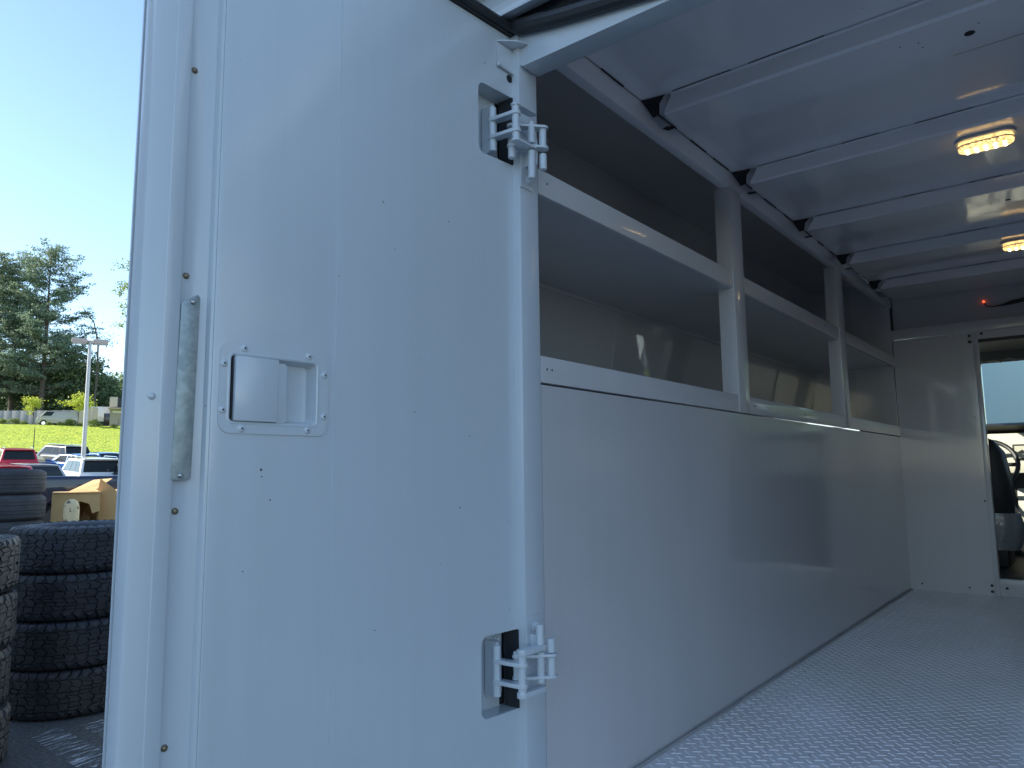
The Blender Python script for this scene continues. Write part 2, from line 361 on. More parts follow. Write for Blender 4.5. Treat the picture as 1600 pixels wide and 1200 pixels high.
# ceiling + hat joists with torn notches at the ends
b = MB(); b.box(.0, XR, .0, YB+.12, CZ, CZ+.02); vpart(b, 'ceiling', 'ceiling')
def joist(yk):
    x0, x1 = .045, XR-.045; zb = 2.472
    prof = [(yk-.012, CZ-.002), (yk-.004, CZ-.006), (yk+.006, zb+.006), (yk+.014, zb), (yk+.186, zb), (yk+.192, zb+.006), (yk+.205, CZ-.002)]
    b = MB(); n = len(prof); vs = []
    for sgn, xa in ((1, x0), (-1, x1)):
        for k_, (yy, zz) in enumerate(prof):
            dx = .045 if k_ < 2 else (.015 if k_ < 4 else (.0 if k_ == 4 else .03))
            vs.append((xa+sgn*dx, yy, zz))
    b.add(vs, [(k_, k_+1, n+k_+1, n+k_) for k_ in range(n-1)])
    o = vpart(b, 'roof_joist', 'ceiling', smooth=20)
    for sgn, xa in ((1, 0), (-1, XR)):
        b = MB()
        # ragged dark openings where the joist meets the beam
        f = lambda x: xa+sgn*x
        b.add([(f(.002), yk-.026, CZ-.003), (f(.030), yk-.020, CZ-.003), (f(.075), yk-.014, CZ-.003), (f(.052), yk-.004, CZ-.02), (f(.042), yk+.012, 2.480), (f(.020), yk+.015, 2.476), (f(.003), yk-.006, CZ-.012)], [tuple(range(7))])
        b.build('notch', 'black', o, smooth=0); b = MB()
        b.add([(f(.014), yk+.085, 2.4705), (f(.03), yk+.079, 2.4705), (f(.050), yk+.088, 2.4705), (f(.052), yk+.10, 2.4705), (f(.038), yk+.11, 2.4705), (f(.02), yk+.108, 2.4705)], [tuple(range(6))])
        b.build('notch', 'black', o, smooth=0)
    x = .1
    while x < XR-.2:
        ln = random.uniform(.06, .22); MB().box(x, x+ln, yk-.0150, yk-.0130, CZ-.0025, CZ-.0008).build('seam_gap', 'black', o, smooth=0); x += ln+random.uniform(.05, .35)
    return o
for k in range(5): joist(.615+.7*k)
for (x, y, r) in ((.837, .735, .012), (.69, .69, .002), (.73, .70, .002), (.735, .73, .002), (.86, .70, .002), (.80, 2.16, .01)): MB().tube((x, y, 2.4718), (x, y, 2.4712), r).build('drilled_hole', 'black', van, smooth=0)
b = MB(); b.box(.79, .98, .8205, .8225, 2.4700, 2.4712); vpart(b, 'scratch', 'zinc', smooth=0)
# ceiling lamps
LZ = 2.4715
def ceiling_lamp(cx, cy):
    b = MB(); b.prism(rrect(cx-.085, cx+.085, cy-.042, cy+.042, .0415, 10), LZ-.010, LZ-.0005, .003)
    o = vpart(b, 'ceiling_lamp', 'paint'); 
    b = MB(); b.prism(rrect(cx-.078, cx+.078, cy-.035, cy+.035, .0345, 10), LZ-.038, LZ-.0102, .011, segs=4); b.build('lens', 'lens', o)
    b = MB(); b.prism(rrect(cx-.080, cx+.080, cy-.037, cy+.037, .0365, 10), LZ-.0265, LZ-.0225, .001); b.build('bezel', 'zinc', o)
    for i in range(5):
        for j in range(2): MB().dome((cx-.052+i*.026, cy-.014+j*.028, LZ-.0385), (0, 0, -1), .0058, .004, 10, 3).build('led', 'led', o)
ceiling_lamp(.797, 1.43); ceiling_lamp(.80, 2.83)
# bulkhead wall with cab doorway
DX0, DX1, DZ1 = .475, 1.185, 2.19
b = MB(); b.box(.0, DX0-.026, YB, YB+.02, FZ, 2.236); vpart(b, 'bulkhead', 'paint_in')
b = MB(); b.box(DX1+.026, XR, YB, YB+.02, FZ, 2.236); vpart(b, 'bulkhead', 'paint_in')
b = MB(); b.box(-.235, XR+.235, YB-.004, YB+.02, 2.240, 2.305, bev=.003); b.box(DX0, DX1, YB-.001, YB+.02, DZ1, 2.2385); vpart(b, 'bulkhead_header', 'paint_in')
b = MB(); b.box(-.24, XR+.24, YB+.10, YB+.12, 2.25, 2.60); b.box(-.24, XR+.24, YB+.021, YB+.10, 2.28, 2.30); vpart(b, 'upper_bulkhead', 'gloss_in')
for x in (DX0-.025, DX1):
    b = MB(); b.box(x, x+.025, YB-.012, YB+.06, FZ+.001, 2.238, bev=.003); vpart(b, 'door_jamb', 'paint_in')
b = MB(); b.box(DX0, DX1, YB-.006, YB+.06, FZ+.001, .742, bev=.003); vpart(b, 'door_sill', 'paint_in')
b = MB(); b.box(DX0, DX1, YB+.0, YB+.012, DZ1-.022, DZ1-.001); vpart(b, 'door_track', 'rubber')
for x, z in ((.43, 2.215), (.43, 2.178), (.495, 2.222), (.435, .70), (.435, .665), (.51, .69)):
    b = MB(); b.tube((x, YB-.002, z), (x, YB-.009, z), .009, .008, 10); b.tube((x, YB-.009, z), (x, YB-.013, z), .005, .005, 6); vpart(b, 'bolt', 'dark')
for x, z in ((.168, 2.215), (.33, 2.222), (.422, 1.708)): vpart(MB().dome((x, YB, z), (0, -1, 0), .006, .003), 'rivet', 'rivet')
for x, z in ((.064, .68), (.319, .678), (.437, 1.2)): vpart(MB().tube((x, YB-.0006, z), (x, YB+.001, z), .0055, n=10), 'drilled_hole', 'black', smooth=0)
b = MB(); b.path([(.513, YB+.095, 2.432), (.53, YB+.09, 2.405), (.56, YB+.09, 2.398), (.60, YB+.09, 2.40), (.66, YB+.085, 2.41), (.9, YB+.085, 2.44), (1.2, YB+.085, 2.43)], [.003, .003, .003, .005, .012, .012, .01])
o = vpart(b, 'wire', 'dark'); b = MB(); b.tube((.513, YB+.0995, 2.438), (.513, YB+.085, 2.438), .006, .0045); b.build('red_indicator', 'redled', o)
# ---- rear frame
b = MB(); b.box(-.05, .0025, -.018, .054, FZ-.08, 2.50, bev=.007); vpart(b, 'rear_post', 'paint')
b = MB(); b.box(-.056, -.016, -.0215, -.0185, 2.119, 2.285); vpart(b, 'post_dark_gap', 'rubber')  # black strip on the post stands in for the dark door gap
b = MB(); b.box(-.056, -.016, -.0215, -.0185, .898, 1.061); vpart(b, 'post_dark_gap', 'rubber')
b = MB(); b.box(XR-.0025, XR+.05, -.018, .054, FZ-.08, 2.50, bev=.007); vpart(b, 'rear_post', 'paint')
b = MB(); b.box(-.60, -.051, -.012, .0, .5, 2.66); vpart(b, 'rear_skin', 'paint')
b = MB(); b.box(XR+.051, XR+.60, -.012, .0, .5, 2.66); vpart(b, 'rear_skin', 'paint')
# header: curved lower corner, plain rear face
pts = [(.0, 2.5)]+[(.0, 2.37), (.003, 2.363), (.010, 2.359)]
pts += [(XR-x, z) for x, z in reversed(pts)]
b = MB(); b.prism(pts, -.012, .05, .0015, 'y'); b.box(0, XR, .05, .07, 2.475, 2.524); vpart(b, 'rear_header', 'paint')
b = MB(); b.path([(-.02, -.024, 2.462), (.02, -.026, 2.450), (.07, -.026, 2.440), (.10, -.026, 2.433), (.17, -.026, 2.421), (.375, -.026, 2.388), (.6, -.026, 2.37), (1.1, -.026, 2.37), (1.62, -.026, 2.44)], [.014, .019, .020, .019, .019, .018, .018, .018, .018], 10)
b.box(.0, XR, -.022, -.0125, 2.452, 2.50)
vpart(b, 'rubber_seal', 'rubber')
b = MB()
cs = []
for i in range(13):
    a = R_(-95+i*14); cs.append((-.075+.035*math.cos(a), 2.50+.035*math.sin(a)))
b.prism([(-.030, 2.475)]+cs[1:10]+[(-.030, 2.56)], -.10, XR+.1, 0, 'x'); vpart(b, 'rain_gutter', 'paint')
b = MB(); b.box(-.62, XR+.62, -.13, YB+.3, 2.70, 2.73, bev=.01); b.box(-.62, XR+.62, -.14, -.115, 2.60, 2.70, bev=.008); vpart(b, 'roof', 'paint')
b = MB(); b.box(0, XR, -.06, 0, .46, FZ-.02, bev=.01); b.box(-.3, XR+.3, -.42, -.07, .42, .47, bev=.01); vpart(b, 'rear_step', 'galv')
# underside and wheels of the van
b = MB(); b.box(-.45, XR+.45, .1, YF, .36, .48); vpart(b, 'chassis', 'dark')
for x in (-.30, XR+.30):
    for y in (1.1, 5.3):
        b = MB(); b.tube((x-.12, y, .37), (x+.12, y, .37), .37, n=36); o = vpart(b, 'wheel', 'rubber')
        b = MB(); b.tube((x-.125, y, .37), (x+.125, y, .37), .22, n=24); b.build('rim', 'zinc', o)
# ---- cab
b = MB(); b.box(-.25, XR+.25, YB+.13, YF, .70, .74); vpart(b, 'cab_floor', 'dark')
b = MB()
# driver/passenger sides: door lower, front and rear pillars, roof rail
for x in (-.27, XR+.25):
    b.box(x, x+.02, YB+.13, YF, .50, 1.36); b.box(x, x+.02, YB+.13, YB+.45, 1.36, 2.3); b.box(x, x+.02, YF-.55, YF-.45, 1.36, 2.3); b.box(x, x+.02, YB+.45, YF-.55, 2.285, 2.34)
b.box(-.27, XR+.27, YF, YF+.03, .5, 1.42)
vpart(b, 'cab_side', 'paint')
b = MB(); b.box(-.25, XR+.25, YB+.13, 5.62, 2.30, 2.33); b.box(-.25, XR+.25, 5.45, 5.64, 2.235, 2.299); vpart(b, 'cab_roof', 'headliner')
b = MB(); b.box(-.235, .0, YB+.021, YB+.06, .5, 2.6); b.box(XR, XR+.235, YB+.021, YB+.06, .5, 2.6); vpart(b, 'cab_back', 'dark')
b = MB(); b.path([(.30, 5.43, 2.235), (.36, 5.42, 2.215), (.42, 5.42, 2.225), (.47, 5.40, 2.21), (.52, 5.42, 2.235), (.57, 5.42, 2.215), (.63, 5.42, 2.22), (.8, 5.42, 2.22)], .008)
vpart(b, 'loose_film', 'foil')
b = MB(); b.add([(-.22, 5.63, 2.24), (XR+.22, 5.63, 2.24), (XR+.22, 6.25, 1.50), (-.22, 6.25, 1.50)], [(0, 1, 2, 3)]); vpart(b, 'windshield', 'windshield', smooth=0)
for s in (0, 1):
    x = -.26 if s == 0 else XR+.26
    b = MB(); b.add([(x, YB+.45, 1.36), (x, YF-.55, 1.36), (x, YF-.55, 2.285), (x, YB+.45, 2.285)], [(0, 1, 2, 3)]); vpart(b, 'side_window', 'sideglass', smooth=0)
# dash: black cowl, cream instrument fascia, lower cream panel
b = MB()
b.prism([(5.30, 1.715), (5.36, 1.735), (6.27, 1.60), (6.27, 1.40), (5.42, 1.40), (5.40, 1.66)], -.24, XR+.24, 0, 'x'); vpart(b, 'dashboard_top', 'dark')
b = MB(); b.prism([(5.36, 1.655), (5.40, 1.655), (5.40, 1.36), (5.28, 1.36), (5.27, 1.44)], -.24, XR+.24, .004, 'x'); vpart(b, 'dashboard_panel', 'cream')
b = MB(); b.prism([(5.38, 1.355), (5.5, 1.355), (5.6, .75), (5.42, .75), (5.36, 1.1)], -.24, XR+.24, 0, 'x'); vpart(b, 'lower_dashboard', 'dark')
b = MB(); b.prism([(5.375, 1.25), (5.35, 1.20), (5.33, .98), (5.40, .85), (5.43, .85)], .50, .70, .004, 'x'); vpart(b, 'knee_panel', 'cream')
b = MB(); b.box(.50, .62, 5.262, 5.30, 1.455, 1.57, bev=.006); o = vpart(b, 'switch_panel', 'dark')
b = MB(); b.box(.513, .607, 5.258, 5.2615, 1.468, 1.557); b.build('switch_plate', 'cream', o)
b = MB(); b.add([(.53, 5.2565, 1.51), (.56, 5.2565, 1.53), (.59, 5.2565, 1.50), (.56, 5.2565, 1.50)], [(0, 1, 2, 3)]); b.build('switch_mark', 'dark', o, smooth=0)
# steering wheel
b = MB(); cx, cy, cz = .34, 5.08, 1.42; pts = []
tl = R_(62)
for i in range(37):
    a = 2*math.pi*i/36; pts.append((cx+.20*math.cos(a), cy+.20*math.sin(a)*math.cos(tl), cz+.20*math.sin(a)*math.sin(tl)))
b.path(pts, .016, 10); b.tube((cx, cy, cz), (cx, cy+.02, cz-.02), .07, .07); b.tube((cx, cy+.02, cz), (cx, 5.4, 1.36), .035)
for a in (0, 180, 250): b.tube((cx, cy, cz), (cx+.2*math.cos(R_(a)), cy+.2*math.sin(R_(a))*math.cos(tl), cz+.2*math.sin(R_(a))*math.sin(tl)), .014)
vpart(b, 'steering_wheel', 'dark')
# seats
def cab_seat(cx, film):
    def loft(mb, secs):
        n = 16; vs = []
        for (yc, zc, hw, hd) in secs:
            for i in range(n):
                a = 2*math.pi*i/n; ca, sa = math.cos(a), math.sin(a)
                ex = lambda v: math.copysign(abs(v)**.55, v)
                vs.append((cx+hw*ex(ca), yc+hd*ex(sa), zc))
        m_ = len(secs); fs = [(k*n+i, k*n+(i+1) % n, (k+1)*n+(i+1) % n, (k+1)*n+i) for k in range(m_-1) for i in range(n)]
        fs += [tuple(range(n))[::-1], tuple(range((m_-1)*n, m_*n))]; mb.add(vs, fs)
    b = MB(); loft(b, [(4.58, 1.02, .20, .06), (4.58, 1.08, .235, .085), (4.55, 1.3, .245, .085), (4.52, 1.50, .215, .075), (4.50, 1.58, .16, .06), (4.495, 1.61, .10, .04)])
    o = vpart(b, 'driver_seat', 'seat', smooth=60)
    b = MB(); loft(b, [(4.48, 1.58, .03, .02), (4.47, 1.64, .04, .02)]); loft(b, [(4.47, 1.63, .09, .035), (4.47, 1.70, .13, .05), (4.47, 1.79, .12, .05), (4.47, 1.82, .07, .03)]); b.build('headrest', 'seat', o, smooth=60)
    b = MB(); loft(b, [(4.80, .93, .22, .25), (4.80, 1.0, .25, .27), (4.80, 1.06, .24, .26), (4.80, 1.085, .20, .22)]); b.build('cushion', 'seat', o, smooth=60)
    b = MB(); b.box(cx-.18, cx+.18, 4.58, 5.0, .74, .93, bev=.02); b.build('seat_base', 'dark', o)
    if film:
        b = MB(); loft(b, [(4.64, .86, .245, .15), (4.66, .93, .275, .17), (4.64, 1.02, .28, .16), (4.60, 1.10, .262, .11)]); b.build('plastic_cover', 'film', o, smooth=60)
cab_seat(.30, True); cab_seat(1.36, False)

# ---------------------------------------------------------------- rear door (opened a little past square)
a4 = R_(4); DM = Matrix(((-math.sin(a4), math.cos(a4), 0, -.02), (-math.cos(a4), -math.sin(a4), 0, 0), (0, 0, 1, 0), (0, 0, 0, 1)))
# door-local axes: x = s (away from hinge), y = n (towards the inside face), z = up
def notch_outline(s1, zb, zt, notches, r=.018):
    pts = [(0.004, zb), (s1, zb), (s1, zt), (0.004, zt)]
    for z0, z1, d in sorted(notches, reverse=True):
        pts.append((0.004, z1))
        for i in range(6): a = R_(90-18*i); pts.append((d-r+r*math.cos(a), z1-r+r*math.sin(a)))
        for i in range(6): a = R_(0-18*i); pts.append((d-r+r*math.cos(a), z0+r+r*math.sin(a)))
        pts.append((0.004, z0))
    return pts
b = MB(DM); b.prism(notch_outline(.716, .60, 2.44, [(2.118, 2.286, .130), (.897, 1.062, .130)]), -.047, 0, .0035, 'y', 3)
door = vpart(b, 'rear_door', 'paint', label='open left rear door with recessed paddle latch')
cut = MB(DM); cut.prism(rrect(.529, .690, 1.482, 1.596, .008), -.030, .02, 0, 'y'); c1 = cut.build('cutter', 'paint')
cut = MB(DM); cut.prism([(.024+.009*math.cos(R_(i*20)), 2.331+.009*math.sin(R_(i*20))) for i in range(18)], -.03, .02, 0, 'y'); c2 = cut.build('cutter', 'paint')
boolean_cut(door, [c1, c2])
def dpart(b, name, m, label=None, **k):
    o = b.build(name, m, door, **k)
    if label: o['label'] = label
    return o
# folded overlay sheet on the hinge side of the crease
b = MB(DM); b.prism(notch_outline(.4925, .61, 2.43, [(2.118, 2.286, .130), (.897, 1.062, .130)]), .0002, .0016, 0, 'y'); dpart(b, 'overlay_panel', 'paint')
# edge profile: fold, recessed channel, outer strip
b = MB(DM)
prof = [(.7165, -.002), (.7205, -.0035), (.7225, -.008), (.7235, -.0125), (.740, -.0135), (.763, -.0135), (.7655, -.012), (.7675, -.0065), (.770, -.0052), (.790, -.0050), (.7915, -.0062), (.818, -.0075), (.824, -.011), (.8265, -.018), (.826, -.044), (.7165, -.044)]
b.prism(prof, .60, 2.44, 0, 'z'); dpart(b, 'door_edge', 'paint')
b = MB(DM); b.box(-.004, .828, -.052, -.0475, .595, 2.445); dpart(b, 'outer_skin', 'paint')
# hinge pocket floors
for z0, z1 in ((2.118, 2.286), (.897, 1.062)):
    b = MB(DM); b.box(.024, .129, -.0462, -.0445, z0-.001, z1+.001); dpart(b, 'hinge_pocket', 'paint', smooth=0)
    b = MB(DM); b.box(-.006, .030, -.0466, -.0435, z0+.001, z1-.001); dpart(b, 'pocket_gap', 'black', smooth=0)
# galvanised strike plate
b = MB(DM); b.prism([(.741, 1.397), (.744, 1.394), (.768, 1.394), (.771, 1.397), (.7665, 1.664), (.762, 1.668), (.742, 1.681), (.738, 1.677)], -.0058, -.0040, .0005, 'y')
o = dpart(b, 'strike_plate', 'galv', 'dull galvanised metal strip on door edge')
for s_, z in ((.749, 1.668), (.757, 1.401)): MB(DM).dome((s_, -.004, z), (0, 1, 0), .0045, .004).build('rivet', 'zinc', o)
for s_, z, n_ in ((.765, 2.05, -.006), (.764, 1.71, -.006), (.765, 1.348, -.006), (.765, 1.011, -.006)):
    b = MB(DM); b.dome((s_-.006, -.0132, z), (0, 1, 0), .0052, .0045); dpart(b, 'screw', 'brass')
b = MB(DM); b.dome((.803, -.0056, 1.518), (0, 1, 0), .0055, .003); dpart(b, 'rivet', 'paint')
# latch: plate ring, pan, paddle, rivets
def ring_prism(mb, outer, inner, d0, d1):
    n = len(outer); vs = [(a, d, b_) for d in (d0, d1) for pl in (outer, inner) for a, b_ in pl]; fs = []
    for i in range(n):
        j = (i+1) % n
        fs += [(i, j, n+j, n+i), (2*n+i, 2*n+j, 3*n+j, 3*n+i), (i, j, 2*n+j, 2*n+i), (n+i, n+j, 3*n+j, 3*n+i)]
    mb.add(vs, fs)
b = MB(DM)
O = rrect(.5075, .7055, 1.4665, 1.6135, .020, 6); I = rrect(.529, .690, 1.483, 1.595, .007, 6)
ring_prism(b, O, I, .0002, .0022)
O2 = rrect(.509, .704, 1.468, 1.612, .019, 6); I2 = rrect(.526, .693, 1.480, 1.598, .009, 6)
# pressed slope from the plate's rim down into the pan
n = len(I); rings = [(I, .0030), (rrect(.5315, .6875, 1.4855, 1.5925, .007, 6), .0018), (rrect(.5335, .6855, 1.4875, 1.5905, .006, 6), -.004), (rrect(.538, .683, 1.491, 1.587, .006, 6), -.021)]
rings = [(rrect(.5265, .6925, 1.4805, 1.5975, .0085, 6), .0022)]+rings
vs = [(a, d, z) for pl, d in rings for a, z in pl]
fs = [(k*n+i, k*n+(i+1) % n, (k+1)*n+(i+1) % n, (k+1)*n+i) for k in range(len(rings)-1) for i in range(n)]+[tuple(range((len(rings)-1)*n, len(rings)*n))]
b.add(vs, fs); dpart(b, 'latch_plate', 'paint')
b = MB(DM); b.box(.688, .6895, -.022, .001, 1.484, 1.594); b.box(.6835, .6855, -.020, .0015, 1.486, 1.592); dpart(b, 'latch_gap', 'black')
b = MB(DM); b.box(.606, .6815, -.006, .0075, 1.4865, 1.5915, bev=.003); b.prism(rrect(.5885, .612, 1.4855, 1.586, .007), .0000, .0030, .001, 'y')
dpart(b, 'latch_paddle', 'paint')
for s_, z in ((.666, 1.6045), (.548, 1.6035), (.699, 1.577), (.699, 1.503), (.516, 1.574), (.516, 1.501), (.667, 1.4745), (.548, 1.4755)):
    o = dpart(MB(DM).dome((s_, .0022, z), (0, 1, 0), .0064, .003), 'rivet', 'paint')
    MB(DM).tube((s_, .0048, z), (s_, .0056, z), .0016, n=8).build('rivet_hole', 'dark', o)
dpart(MB(DM).tube((.026, .0018, 2.331), (.026, .0026, 2.331), .0095, n=18), 'door_hole', 'black', smooth=0)
for s_, z, q in ((.630, 1.409, .0022), (.628, 1.398, .0012), (.612, 1.36, .0014), (.655, 1.25, .0011), (.31, 1.52, .0012), (.19, 1.33, .0016), (.40, 1.12, .0011), (.22, 1.93, .0013)):
    dpart(MB(DM).tube((s_, .0002 if s_ > .5 else .0017, z), (s_+.0004, .0006 if s_ > .5 else .0021, z), q, n=7), 'paint_chip', 'dark', smooth=0)
# top seal and bracket
b = MB(DM); b.path([(-.012, .010, 2.456), (.0, .012, 2.454), (.4, .012, 2.452), (.83, .012, 2.452)], .011, 8); b.box(0, .83, -.045, .010, 2.4405, 2.460)
dpart(b, 'top_seal', 'rubber')
b = MB(DM)
arc = [(.075, .002)]+[(-.002+.036*math.cos(R_(a)), .012+.030*math.sin(R_(a))) for a in range(70, 200, 13)]+[(-.034, .002)]
arc = [(.072, .0025), (.066, .012), (.040, .036), (.020, .046), (.0, .050), (-.018, .046), (-.026, .034), (-.028, .0025)]
b.prism(arc, 2.406, 2.4095, .001, 'z'); b.prism([(.072, 2.4055), (-.028, 2.4055), (-.012, 2.352), (.006, 2.345), (.070, 2.352)], .0022, .0052, .001, 'y')
dpart(b, 'top_bracket', 'paint')
b = MB(DM); b.tube((-.004, .026, 2.4058), (-.004, .026, 2.402), .011, n=14); b.tube((-.004, .026, 2.402), (-.004, .026, 2.390), .0085, n=6); b.tube((-.004, .026, 2.390), (-.004, .026, 2.384), .005); dpart(b, 'bracket_bolt', 'zinc')
b = MB(DM); b.tube((.070, .009, 2.350), (.066, .009, 2.350), .006, n=8); b.tube((.070, .007, 2.349), (.008, .007, 2.343), .0028, n=8); dpart(b, 'bracket_pin', 'paint')

# ---------------------------------------------------------------- hinges (world coordinates)
def dw(s_, n_, z): return DM @ Vector((s_, n_, z))
def plate(mb, p, q, r0, r1, z, t=.004, bend=None):
    """flat link between two barrels, rounded ends"""
    p = Vector((p[0], p[1], 0)); q = Vector((q[0], q[1], 0)); d = (q-p).normalized(); a0 = math.atan2(d.y, d.x)
    pts = [(p.x+r0*math.cos(a0+R_(90+i*18)), p.y+r0*math.sin(a0+R_(90+i*18))) for i in range(11)]
    pts += [(q.x+r1*math.cos(a0+R_(-90+i*18)), q.y+r1*math.sin(a0+R_(-90+i*18))) for i in range(11)]
    mb.prism(pts, z-t/2, z+t/2, .0008)
def bolt(mb, p, nrm, r=.010):
    p = Vector(p); n_ = Vector(nrm).normalized()
    mb.tube(p, p+n_*.003, r*1.35, n=18); mb.tube(p+n_*.003, p+n_*.009, r, n=6); mb.tube(p+n_*.009, p+n_*.014, r*.55, n=12)
def hinge(zs, flip):
    A = dw(.0785, -.004, 0); Bp = (.035, -.073); B2 = (.004, -.050); Cp = (.037, -.018); Dp = (.052, .006)
    if flip: Cp = (.038, -.014)
    b = MB(); z0, z1 = zs['B']; b.barrel(*Bp, z0, z1, .0088)
    o = b.build('hinge', 'paint', door)
    for (x, y), zz in (((A.x, A.y), [zs['A']]), (B2, [zs['B2']]), (Cp, zs['C']), (Dp, zs['D'])):
        for z0, z1 in zz: MB().barrel(x, y, z0, z1, .0088).build('hinge_pin', 'paint', o)
    for z in zs['AB']: b = MB(); plate(b, A, Bp, .0105, .012, z, .008); b.build('hinge_link', 'paint', o)
    for z in zs['CD']: b = MB(); plate(b, (B2[0], B2[1]), Dp, .011, .0135, z, .0055); b.build('hinge_link', 'paint', o)
    for z in zs['arm']: b = MB(); plate(b, Bp, Cp, .0115, .0115, z, .011 if flip else .005); b.build('hinge_arm', 'paint', o)
    b = MB(DM); zc = zs['plate']; b.prism(rrect(.026, .074, zc[0], zc[1], .008), -.0444, -.0400, .001, 'y'); b.box(.070, .078, -.0400, -.006, zc[0]+.012, zc[1]-.012); b.build('hinge_leaf', 'paint', o)
    n_ = DM.to_3x3() @ Vector((0, 1, 0))
    for s_, z in zs['bolts']: b = MB(); bolt(b, dw(s_-.010, -.0398, z), n_, .008); b.build('hinge_bolt', 'paint', o)
    b = MB(); pz = zs['post']; b.box(.0028, .0060, -.020, .028, pz[0], pz[1], bev=.0015); b.box(.006, .040, -.006, .002, (pz[0]+pz[1])/2-.03, (pz[0]+pz[1])/2+.03)
    bolt(b, (.006, .012, zs['pb']), (1, 0, 0), .008)
    b.build('post_leaf', 'paint', o)
    return o
hinge(dict(A=(2.134, 2.241), B=(2.146, 2.227), B2=(2.118, 2.182), C=[(2.155, 2.208), (2.070, 2.138)], D=[(2.150, 2.200), (2.095, 2.133)],
           AB=(2.208, 2.166), CD=(2.196, 2.147), arm=(2.2275, 2.143), plate=(2.125, 2.262), bolts=((.052, 2.238), (.052, 2.136)), post=(2.06, 2.22), pb=2.083), False)
hinge(dict(A=(.933, 1.037), B=(.950, 1.026), B2=(.972, 1.024), C=[(1.036, 1.078), (.958, 1.022)], D=[(.972, 1.010), (1.018, 1.047)],
           AB=(1.006, .964), CD=(1.014, .970), arm=(1.031, .946), plate=(.920, 1.055), bolts=((.060, 1.043), (.060, .940)), post=(.955, 1.09), pb=1.067), True)

# the other rear door, opened flat outwards on the far side
b = MB(Matrix(((1, 0, 0, XR+.06), (0, 1, 0, -.05), (0, 0, 1, 0), (0, 0, 0, 1))))
b.prism(rrect(.0, .82, .60, 2.44, .01), -.045, .0, .003, 'y')
vpart(b, 'rear_door', 'paint', label='right rear door folded back')

